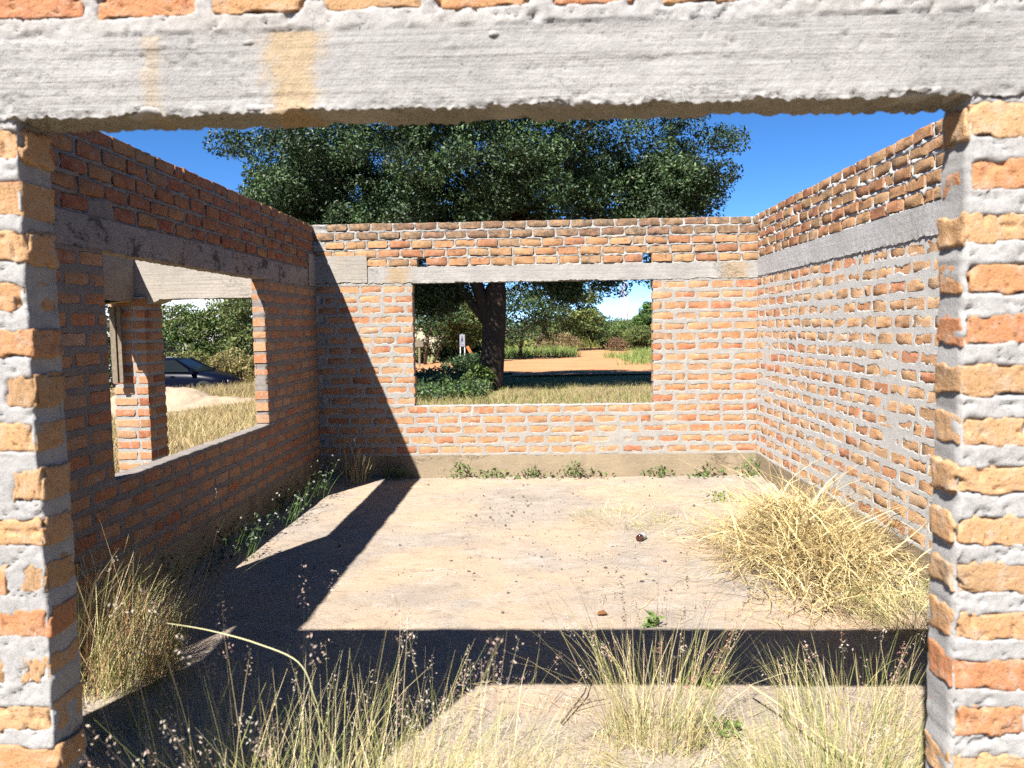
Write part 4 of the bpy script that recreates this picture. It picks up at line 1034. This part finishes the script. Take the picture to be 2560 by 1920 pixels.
def framed_sign():
    b = on_y(1157, 912, 33.0); s = 33.0 / FPX
    root = thing('framed_sign', 'white notice board on two thin legs left of the big trunk', 'sign', (b[0], 33.0, gz(b[0], 33)))
    for dx in (-5.5, 5.5):
        mb = MB(); mb.box((dx * s, 0, 0.70), (0.035, 0.035, 1.40)); mb.build('leg', M['white_paint'], root)
    mb = MB(); mb.box((0, 0, 0.42), (11 * s, 0.03, 0.03)); mb.build('crossbar', M['white_paint'], root)
    M['board'] = plain('shade_grey_board', (0.30, 0.30, 0.36), 0.6)  # white board greyed in its own colour to stand for shade
    zt = on_y(1157, 836, 33.0)[2] - gz(b[0], 33); zb = on_y(1157, 866, 33.0)[2] - gz(b[0], 33)
    mb = MB(); mb.box((0, -0.03, (zt + zb) / 2), (13 * s, 0.03, zt - zb)); bd = mb.build('board', M['board'], root)
    M['ink'] = plain('dark_print', (0.05, 0.05, 0.09), 0.6); M['ink_green'] = plain('green_print', (0.06, 0.22, 0.09), 0.6)
    zc = zt - 0.20
    mb = MB()     # a bottle shaped dark mark
    mb.add([[-.05, -.048, zc - .12], [.04, -.048, zc - .12], [.04, -.048, zc], [.012, -.048, zc + .06], [.012, -.048, zc + .14], [-.022, -.048, zc + .14], [-.022, -.048, zc + .06], [-.05, -.048, zc]], np.array([[0, 1, 2, 3, 4, 5, 6, 7]])); mb.build('mark', M['ink'], bd)
    mb = MB(); mb.box((-.06, -.048, zb + .17), (.05, .004, .06)); mb.build('mark', M['ink_green'], bd)
    mb = MB(); mb.box((.0, -.048, zb + .07), (.16, .004, .02)); mb.build('mark', M['ink'], bd)
framed_sign()
b = on_y(1049, 912, 34.0); ws = thing('wooden_sign', 'weathered wooden board nailed to a post at the left of the far window', 'sign', (b[0], 34.0, gz(b[0], 34)))
s = 34.0 / FPX; zt = on_y(1049, 848, 34)[2] - gz(b[0], 34)
mb = MB(); mb.box((0, 0, zt / 2), (0.085, 0.07, zt)); mb.build('post', M['wood'], ws)
for k in range(2):
    mb = MB(); mb.box((0, -0.055, zt - 0.16 - 0.125 * k), (22 * s, 0.03, 0.115)); mb.build('board', M['wood'], ws)
b = on_y(1180, 886, 32.0); M['orange'] = plain('orange_paint', (0.55, 0.18, 0.05), 0.7)
mk_ = thing('marker_board', 'small orange slanted board beside the left side of the big trunk', 'board', (b[0], 32.0, gz(b[0], 32)))
mb = MB(); mb.bar((0.05, 0, 0), (-0.06, 0, 0.62), 0.05); mb.build('stake', M['wood'], mk_)
zz = on_y(1175, 876, 32)[2] - gz(b[0], 32)
mb = MB(); mb.box((-0.1, -0.04, zz), (0.12, 0.03, 0.42), Matrix.Rotation(-0.5, 3, 'Y')); mb.build('board', M['orange'], mk_)

# ------------------------------------------------------------------ plants and litter inside the room
def tuft(name, label, loc, n, rad, h, pal, wd, th0, th1, seed, seeds=0, droop=0.0, cat='grass tuft', az=None, seg=5, seedpal=SEED, stalk_h=1.4, dots=0, green_base=None, el=(1, 1)):
    """a clump of grass: blades and, where asked for, taller stalks with fluffy seed heads"""
    root = thing(name, label, cat, loc)
    out = MB(); a = rng.uniform(0, 2 * PI, n); rr = rad * np.sqrt(rng.random(n))
    pts = np.stack([rr * np.cos(a) * el[0], rr * np.sin(a) * el[1], np.full(n, -0.01)], 1)
    azz = a + rng.normal(0, 0.7, n) if az is None else az + rng.normal(0, 1.5, n)
    ribbons(pts, h * rng.uniform(0.45, 1.15, n), azz, rng.uniform(th0[0], th0[1], n), rng.uniform(th1[0], th1[1], n), wd * rng.uniform(0.6, 1.4, n), pick(pal, n, 0.2), seg, 0.004, None, out, 0.12)
    out.build('blades', M['blade'], root, kind='stuff')
    if seeds:
        st = MB(); sd = MB(); a = rng.uniform(0, 2 * PI, seeds); rr = rad * np.sqrt(rng.random(seeds))
        pts = np.stack([rr * np.cos(a) * el[0], rr * np.sin(a) * el[1], np.zeros(seeds)], 1)
        azz = a + rng.normal(0, 0.6, seeds) if az is None else az + rng.normal(0, 0.7, seeds)
        tip, pre = ribbons(pts, h * stalk_h * rng.uniform(0.6, 1.1, seeds), azz, rng.uniform(0, 0.25, seeds), rng.uniform(0.2, 0.9, seeds), 0.0022, pick(pal, seeds, 0.15), 6, 0.004, None, st)
        st.build('stalks', M['blade'], root, kind='stuff')
        for k in range(seeds):
            ax = tip[k] - pre[k]; ln = rng.uniform(0.06, 0.13); ax = ax / np.linalg.norm(ax)
            m_ = int(rng.integers(14, 30)); t = rng.random(m_)
            pp = tip[k] - ax * (t[:, None] * ln) + rng.normal(0, 1, (m_, 3)) * (0.004 + 0.010 * t[:, None] * (1.2 - t[:, None]) * (2.2 if dots else 1.0))
            c = pick([seedpal[int(rng.integers(0, len(seedpal)))]], m_, 0.15)
            specks(pp, rng.uniform(0.004, 0.008, m_), c, sd, 1.6)
        sd.build('seed_heads', M['blade'], root, kind='stuff')
    return root

# the heap of dead straw by the right wall
def straw_heap():
    c = np.array([1.78, 5.10, 0.0]); root = thing('straw_heap', 'big heap of dead straw grass collapsed against the right wall', 'straw heap', tuple(c))
    out = MB(); PALE = [(0.57, 0.44, 0.21), (0.50, 0.37, 0.16), (0.62, 0.51, 0.29), (0.43, 0.31, 0.14), (0.58, 0.46, 0.23)]
    def hump(x, y):
        g = lambda cx, cy, rx, ry, h: h * np.exp(-(((x - cx) / rx) ** 2 + ((y - cy) / ry) ** 2))
        return np.maximum(np.maximum(g(0.02, 0.25, 0.30, 0.34, 0.44), g(-0.18, -0.25, 0.30, 0.30, 0.26)), g(0.25, -0.35, 0.30, 0.45, 0.30)) * (0.6 + 0.8 * noise(np.stack([x, y, 0 * x], 1), 5.0, 3))
    def layer(n, lo, hi, t0, t1, w0, w1, pal, zf, sx=0.46, sy=0.74, curl=0.35, seg=4):
        x = np.clip(rng.normal(0, 0.5, n), -1.1, 1.1) * sx; y = np.clip(rng.normal(0, 0.55, n), -1.2, 1.2) * sy
        pts = np.stack([x, y, hump(x, y) * rng.uniform(zf[0], zf[1], n) + 0.01], 1)
        az = np.where(rng.random(n) < 0.5, rng.uniform(0, 2 * PI, n), np.arctan2(y - 0.2, x - 0.05) + rng.normal(0, 0.7, n))
        ribbons(pts, rng.uniform(lo, hi, n), az, rng.uniform(*t0, n), rng.uniform(*t1, n), rng.uniform(w0, w1, n), pick(pal, n, 0.24), seg, 0.006, None, out, curl)
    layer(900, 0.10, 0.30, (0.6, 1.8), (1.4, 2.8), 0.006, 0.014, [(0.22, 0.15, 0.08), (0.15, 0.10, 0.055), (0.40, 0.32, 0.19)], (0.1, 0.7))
    layer(2600, 0.12, 0.42, (0.7, 2.0), (1.3, 2.6), 0.003, 0.009, PALE, (0.5, 1.05))
    layer(700, 0.30, 0.62, (0.2, 1.3), (1.3, 2.5), 0.005, 0.013, PALE, (0.5, 1.0), seg=5)
    layer(420, 0.5, 1.05, (0.2, 1.2), (1.2, 2.2), 0.002, 0.0038, PALE, (0.2, 0.9), curl=0.10, seg=6)
    layer(70, 0.2, 0.42, (0.0, 0.9), (0.6, 1.9), 0.010, 0.020, PALE, (0.5, 1.0), curl=0.1)
    layer(700, 0.10, 0.35, (1.2, 1.6), (1.4, 1.8), 0.003, 0.006, PALE, (0.0, 0.15), 0.75, 1.05)
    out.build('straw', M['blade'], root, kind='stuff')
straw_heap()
LIGHT = [(0.58, 0.46, 0.24), (0.53, 0.42, 0.21), (0.48, 0.41, 0.19), (0.37, 0.35, 0.13), (0.62, 0.53, 0.32), (0.29, 0.32, 0.10)]
PLUME = [(0.38, 0.28, 0.22), (0.42, 0.33, 0.26), (0.36, 0.24, 0.20), (0.44, 0.38, 0.31)]
REDP = [(0.46, 0.23, 0.18), (0.50, 0.31, 0.26), (0.48, 0.40, 0.34)]
tuft('grass_tuft', 'straw coloured tuft low on the floor in front of the straw heap', (2.06, 4.10, 0), 1054, 0.28, 0.40, LIGHT + GREENY[1:3], 0.0029, (0.2, 1.2), (0.9, 2.1), 3, el=(0.9, 1.5))
tuft('grass_tuft', 'greener grass growing along the foot of the right wall near the opening', (2.08, 3.30, 0), 714, 0.26, 0.36, GREENY + LIGHT[:2], 0.0027, (0.0, 0.8), (0.4, 1.7), 4, 12, el=(0.8, 1.6), seedpal=PLUME)
tuft('grass_tuft', 'thin flattened straw patch beside the broken bottle', (0.70, 6.30, 0), 510, 0.34, 0.16, LIGHT + GREENY[1:3], 0.0027, (0.5, 1.4), (1.0, 2.0), 5, el=(1.3, 1.0))
tuft('grass_tuft', 'thin flattened straw patch between the bottle and the straw heap', (1.15, 6.0, 0), 442, 0.34, 0.15, LIGHT, 0.0027, (0.6, 1.5), (1.1, 1.9), 6, el=(1.2, 0.9))
tuft('grass_tuft', 'large dry grass tuft half in sun at the left inside the opening', (-2.05, 3.40, 0), 1054, 0.24, 0.72, LIGHT + [(0.56, 0.32, 0.17), (0.50, 0.27, 0.15)], 0.0029, (0.0, 0.5), (0.2, 1.5), 7, 16, az=0.9, el=(1.2, 1.0), seedpal=PLUME, stalk_h=1.25)
tuft('grass_tuft', 'low matted grass around the foot of the large dry tuft', (-2.02, 3.10, 0), 1190, 0.34, 0.26, GREENY + LIGHT, 0.0027, (0.4, 1.4), (0.9, 1.9), 8, 6, el=(1.1, 1.4), seedpal=PLUME)
tuft('grass_tuft', 'upright fan of straw grass with reddish plumes right of centre in front', (0.44, 2.86, 0), 289, 0.13, 0.60, LIGHT, 0.0024, (0.0, 0.5), (0.1, 1.5), 9, 36, seedpal=REDP, stalk_h=1.02, el=(1.6, 0.9))
tuft('grass_tuft', 'fallen straw around the foot of the upright fan of grass', (0.48, 2.70, 0), 510, 0.26, 0.26, LIGHT + STRAW, 0.0027, (0.7, 1.5), (1.2, 1.9), 17)
tuft('grass_tuft', 'dense feathery grass with pinkish white plumes at the lower left', (-0.66, 1.98, 0), 1445, 0.38, 0.64, LIGHT + GREENY[1:3], 0.0026, (0.0, 0.6), (0.4, 1.7), 10, 90, stalk_h=1.12, dots=1, el=(1.5, 0.8), seedpal=PLUME)
tuft('grass_tuft', 'feathery grass with whitish plumes just left of centre in front', (-0.16, 1.98, 0), 544, 0.28, 0.52, LIGHT + GREENY[1:3], 0.0026, (0.0, 0.6), (0.4, 1.6), 12, 46, stalk_h=1.10, dots=1, el=(1.4, 0.8), seedpal=PLUME)
tuft('grass_tuft', 'greenish feathery grass at the lower right inside the opening', (0.92, 2.30, 0), 1054, 0.24, 0.46, GREENY[1:] + LIGHT, 0.0026, (0.0, 0.6), (0.3, 1.5), 11, 28, stalk_h=1.05, dots=1, el=(1.2, 0.9), seedpal=PLUME)
tuft('grass_tuft', 'sparse plumed grass behind the greenish clump at lower right', (1.24, 2.90, 0), 289, 0.28, 0.42, GREENY[1:] + LIGHT, 0.0024, (0.0, 0.5), (0.3, 1.2), 13, 24, stalk_h=1.15, dots=1, seedpal=REDP + PLUME)
tuft('grass_tuft', 'dark feathery grass in shade at the bottom left corner', (-0.98, 1.86, 0), 265, 0.16, 0.66, GREENY + LIGHT[:2], 0.0027, (0.0, 0.5), (0.3, 1.3), 14, 22, stalk_h=1.1, dots=1, seedpal=PLUME)
tuft('grass_tuft', 'few tall thin seed stalks in front of the dark shadow band', (-0.42, 2.75, 0), 44, 0.36, 0.38, LIGHT, 0.0022, (0.0, 0.4), (0.2, 1.0), 15, 16, stalk_h=1.35, dots=1, el=(1.3, 0.5), seedpal=PLUME)
tuft('grass_tuft', 'fine golden grass filling the bottom left of the opening', (-0.55, 1.84, 0), 600, 0.36, 0.68, LIGHT, 0.0024, (0.0, 0.9), (0.4, 1.8), 18, 40, el=(1.5, 0.4), seedpal=PLUME, dots=1)
tuft('grass_tuft', 'low straw grass at the bottom centre of the opening', (0.25, 2.05, 0), 285, 0.30, 0.40, LIGHT, 0.0027, (0.2, 1.0), (0.6, 1.8), 16, 8, el=(1.6, 0.6), seedpal=PLUME, dots=1)

# flattened straw litter on the floor near the opening
out = MB(); n = 1500
pts = np.stack([rng.uniform(-1.0, 1.9, n), rng.uniform(2.0, 3.6, n) - 0.25 * rng.random(n), np.full(n, 0.012)], 1)
ribbons(pts, rng.uniform(0.04, 0.18, n), rng.uniform(0, 6.3, n), rng.uniform(1.2, 1.5, n), rng.uniform(1.5, 1.75, n), rng.uniform(0.002, 0.004, n), pick(STRAW + [(0.30, 0.22, 0.12), (0.20, 0.14, 0.09)], n, 0.2), 3, 0.008, None, out, 0.3)
n = 900; pts = np.stack([rng.uniform(0.3, 2.2, n), rng.uniform(3.9, 7.6, n), np.full(n, 0.012)], 1)
ribbons(pts, rng.uniform(0.05, 0.22, n), rng.uniform(0, 6.3, n), rng.uniform(1.3, 1.5, n), rng.uniform(1.5, 1.7, n), rng.uniform(0.002, 0.004, n), pick(STRAW + [(0.26, 0.18, 0.10)], n, 0.2), 3, 0.010, None, out, 0.3)
o = out.build('straw_litter', M['blade'], kind='stuff'); o['label'] = 'loose straw scattered over the floor'; o['category'] = 'straw'

# one long bent stem lying across the lower left, and a reed at the right
def smooth(pts, k=6):
    P_ = np.array(pts, float); P_ = np.concatenate([2 * P_[:1] - P_[1:2], P_, 2 * P_[-1:] - P_[-2:-1]]); o = []
    for i in range(1, len(P_) - 2):
        for t in np.arange(k) / k:
            a_, b_, c_, d_ = P_[i - 1:i + 3]; o.append(0.5 * (2 * b_ + (c_ - a_) * t + (2 * a_ - 5 * b_ + 4 * c_ - d_) * t * t + (3 * b_ - a_ - 3 * c_ + d_) * t ** 3))
    return np.array(o + [P_[-2]])
def stem(name, label, cat, paths, col):
    t = thing(name, label, cat, tuple(paths[0][0][0]))
    for pts, rad in paths:
        q = smooth(pts); rr = np.interp(np.linspace(0, 1, len(q)), np.linspace(0, 1, len(rad)), rad)
        mb = MB(); mb.tube(q - np.array(paths[0][0][0]), rr, 6, col); mb.build('stem', M['blade'], t, True)
yk = 1.93
p1 = [np.array([on_y(800, 1900, yk)[0], yk, 0.0]), on_y(800, 1840, yk), on_y(785, 1740, yk), on_y(745, 1655, yk), on_y(640, 1608, yk), on_y(540, 1580, yk), on_y(470, 1566, yk), on_y(395, 1555, yk)]
p2 = [np.array([on_y(560, 1900, yk)[0], yk - 0.03, 0.0]), on_y(560, 1890, yk), on_y(650, 1765, yk), on_y(750, 1652, yk)]
stem('bent_reed', 'long bright bent grass reed reaching left across the dark shadow', 'reed', [(p1, [0.0010, 0.0011, 0.0012, 0.0017, 0.0018, 0.0015, 0.0011, 0.0005])], (0.66, 0.62, 0.34))
stem('dry_reed', 'thick dry reed lying slanted at the lower right', 'reed', [([on_z(1872, 1712, 0.10), on_z(1960, 1770, 0.10), on_z(2060, 1850, 0.08), on_z(2160, 1915, 0.05)], [0.005, 0.006, 0.006, 0.006])], (0.62, 0.50, 0.29))

# flowering weeds along the left wall
def weed(label, loc, n_st, h, nf, seed, lean=(0.35, 0.0)):
    root = thing('flowering_weed', label, 'weed', loc, group='white flowering weeds along the left wall')
    out = MB(); a = rng.uniform(0, 2 * PI, n_st); rr = 0.16 * np.sqrt(rng.random(n_st)); pts = np.stack([rr * np.cos(a), 1.6 * rr * np.sin(a), np.zeros(n_st)], 1)
    az = np.arctan2(np.sin(a) + lean[1], np.cos(a) + 1.2)
    tip, pre = ribbons(pts, h * rng.uniform(0.5, 1.15, n_st), az, rng.uniform(0, 0.6, n_st), rng.uniform(0.1, 1.0, n_st), 0.0035, pick(GREEN, n_st, 0.15), 5, 0.004, None, out)
    out.build('stems', M['blade'], root, kind='stuff')
    lf = MB(); m_ = 110; k = rng.integers(0, n_st, m_); t = rng.random((m_, 1)) ** 0.8
    leaves(pts[k] * (1 - t) + tip[k] * t * 0.8 + rng.normal(0, 0.03, (m_, 3)) * [1, 1, 0.6] + [0, 0, 0.03], rng.uniform(0.016, 0.036, m_), pick(DEEP, m_, 0.2), lf, elong=1.4)
    lf.build('foliage', M['leaf_soft'], root, kind='stuff')
    fl = MB()
    for q in range(min(nf, n_st)):
        pp = tip[q] + rng.normal(0, 0.004, (14, 3)); specks(pp, 0.009, pick([(0.52, 0.52, 0.42), (0.58, 0.58, 0.50)], 14, 0.05), fl)
    fl.build('flower_heads', M['blade'], root, kind='stuff')
WL = ['nearest to the camera', 'second from the camera', 'third from the camera', 'fourth from the camera', 'fifth from the camera', 'farthest from the camera']
for k, y in enumerate((4.72, 5.22, 5.70, 6.20, 6.72, 7.20)):
    weed('white flowering weed at the foot of the shaded left wall, ' + WL[k], (XL + 0.16 + 0.05 * (k % 2), y, 0.0), 24, 0.32 if k < 5 else 0.38, 11, 200 + k)

# dry twiggy plant in the far left corner
tuft('dry_weed', 'dry twiggy weed in the shaded far left corner', (-1.98, 7.86, 0), 60, 0.12, 0.62, DRY + [(0.25, 0.2, 0.12)], 0.004, (0, 0.5), (0.2, 1.0), 30, 12, cat='weed')
# green weeds at the foot of the far plinth
WP = [(1010, 1185, 0.15, 'leftmost'), (1155, 1190, 0.20, 'second from the left'), (1245, 1187, 0.12, 'third from the left'), (1328, 1188, 0.13, 'fourth from the left, half withered'), (1432, 1185, 0.20, 'fifth and largest, with withered tops'),
      (1650, 1189, 0.13, 'sixth from the left'), (1762, 1187, 0.15, 'seventh from the left, with withered tops'), (1890, 1195, 0.26, 'at the right corner')]
for k, (px, py, h, lab) in enumerate(WP):
    p = on_z(px, py, 0.0); p[1] = min(p[1], YB - 0.09); p[0] = min(p[0], XR - 0.08)
    root = thing('green_weed', 'small weed at the foot of the far plinth, ' + lab, 'weed', (p[0], p[1], 0.0), group='weeds along the far plinth')
    lf = MB(); m_ = 60 if k != 4 else 100; q = rng.normal(0, 1, (m_, 3)) * [0.10 if k != 4 else 0.17, 0.04, 0]; q[:, 2] = h * rng.random(m_) * np.exp(-np.abs(q[:, 0]) * 4) + 0.01; q[:, 1] = np.minimum(q[:, 1], 0.06)
    wi = k in (3, 4, 6); leaves(q, rng.uniform(0.02, 0.05, m_), pick(GREEN + [(0.17, 0.26, 0.06)] if not wi else GREEN + [(0.12, 0.085, 0.06), (0.16, 0.11, 0.07)], m_, 0.2), lf, elong=1.4)
    lf.build('foliage', M['leaf_soft'], root, kind='stuff')
    st = MB(); ribbons(np.zeros((12, 3)), h * 1.2, rng.uniform(0, 6.3, 12), 0.2, rng.uniform(0.3, 1.3, 12), 0.004, pick(GREEN, 12), 4, 0.004, None, st); st.build('stems', M['blade'], root, kind='stuff')
def sprout(label, loc, rad, h, n, seed):
    root = thing('green_sprout', label, 'weed', loc); lf = MB(); q = rng.normal(0, 1, (n, 3)) * [rad * 0.5, rad * 0.5, 0]; q[:, 2] = 0.01 + h * rng.random(n)
    leaves(q, rng.uniform(0.02, 0.045, n), pick([(0.16, 0.26, 0.05), (0.20, 0.30, 0.07), (0.13, 0.21, 0.05)], n, 0.15), lf, elong=1.7); lf.build('foliage', M['leaf_soft'], root, kind='stuff')
    st = MB(); ribbons(np.zeros((8, 3)), h * 1.1, rng.uniform(0, 6.3, 8), 0.2, 1.0, 0.004, pick(GREEN, 8), 4, 0.004, None, st); st.build('stems', M['blade'], root, kind='stuff')
for lab, px, py, rad, h, n in (('bright green sprout on the sunlit floor at the edge of the shadow', 1632, 1565, 0.05, 0.06, 26), ('green sprout at the foot of the straw fan in front', 1765, 1720, 0.07, 0.07, 26),
                               ('small green sprout among straw at the bottom right', 1820, 1830, 0.08, 0.05, 28), ('pale green sprout on the floor near the far right corner', 1800, 1252, 0.14, 0.07, 50)):
    p = on_z(px, py); sprout(lab, (p[0], p[1], 0.0), rad, h, n, 3)

# broken bottle
b = on_z(1603, 1352); M['bottle'] = plain('brown_glass', (0.055, 0.012, 0.006), 0.08, 0.8); M['label'] = plain('pale_label', (0.42, 0.52, 0.58), 0.5, 0.4)
SB = 0.8
bt = thing('broken_bottle', 'broken brown glass bottle with a pale blue label lying on the floor', 'bottle', (b[0], b[1], 0.029), 0.0); bt.scale = (SB, SB, SB)
ax = Matrix.Rotation(math.radians(-32), 4, 'Z') @ Matrix.Rotation(PI / 2, 4, 'X')
mb = MB(); mb.lathe([(0.001, .052), (.020, .050), (.030, .056), (.034, .048), (.034, .010), (.034, -.045), (.026, -.060), (.015, -.072)], 20, ax); mb.build('glass_body', M['bottle'], bt, True)
mb = MB(); mb.lathe([(.0347, .012), (.0350, .010), (.0350, -.044), (.0347, -.046)], 20, ax); mb.build('label', M['label'], bt, True)
# dead leaf, twigs, pebbles
b = on_z(1505, 1540); lf = MB(); lf.add(np.array([[-.03, -.01, .012], [0, -.022, .02], [.035, -.004, .014], [.01, .022, .028], [-.02, .016, .02]]), np.array([[0, 1, 2, 3, 4]]), (0.30, 0.13, 0.05))
o = lf.build('dead_leaf', M['leaf_soft'], loc=(b[0], b[1], 0)); o['label'] = 'curled brown dead leaf on the floor near the shadow edge'; o['category'] = 'leaf'
b = on_z(1430, 1780); tw = thing('twig', 'forked grey twig lying on the sunlit floor in front', 'twig', (b[0], b[1], 0.015))
mb = MB(); mb.tube(np.array([[-.05, -.12, 0], [0.0, -0.02, .01], [.06, .10, .02], [.09, .24, .03]]), [.004, .004, .0035, .002], 5); mb.tube(np.array([[0.0, -0.02, .01], [.08, .02, .02], [.16, .05, .02]]), [.003, .0025, .0015], 5); mb.build('branch', M['twig'], tw, True)
r = np.random.default_rng(9); mb = MB()
for k in range(300):
    x, y = r.uniform(-1.6, 1.4), r.uniform(4.1, 7.9)
    if r.random() < 0.25: x, y = r.normal(-0.35, 0.25), r.normal(6.6, 0.35)
    elif r.random() < 0.5: x, y = r.normal(0.25, 0.5), r.normal(5.2, 0.5)
    if not (XL + .2 < x < XR - .2): continue
    sz = r.uniform(0.003, 0.008) if r.random() < 0.8 else r.uniform(0.009, 0.015)
    v = np.array([[1, 0, 0], [0, 1, 0], [-1, 0, 0], [0, -1, 0], [0, 0, 1], [0, 0, -1]]) * r.uniform(0.6, 1.2, (6, 1)) * sz * [1.2, 1, 0.8]
    mb.add(v + [x, y, sz * 0.5 + 0.004], np.array([[0, 1, 4], [1, 2, 4], [2, 3, 4], [3, 0, 4], [1, 0, 5], [2, 1, 5], [3, 2, 5], [0, 3, 5]]))
o = mb.build('pebbles', M['stone'], kind='stuff'); o['label'] = 'small dark pebbles strewn over the sandy floor'; o['category'] = 'pebbles'
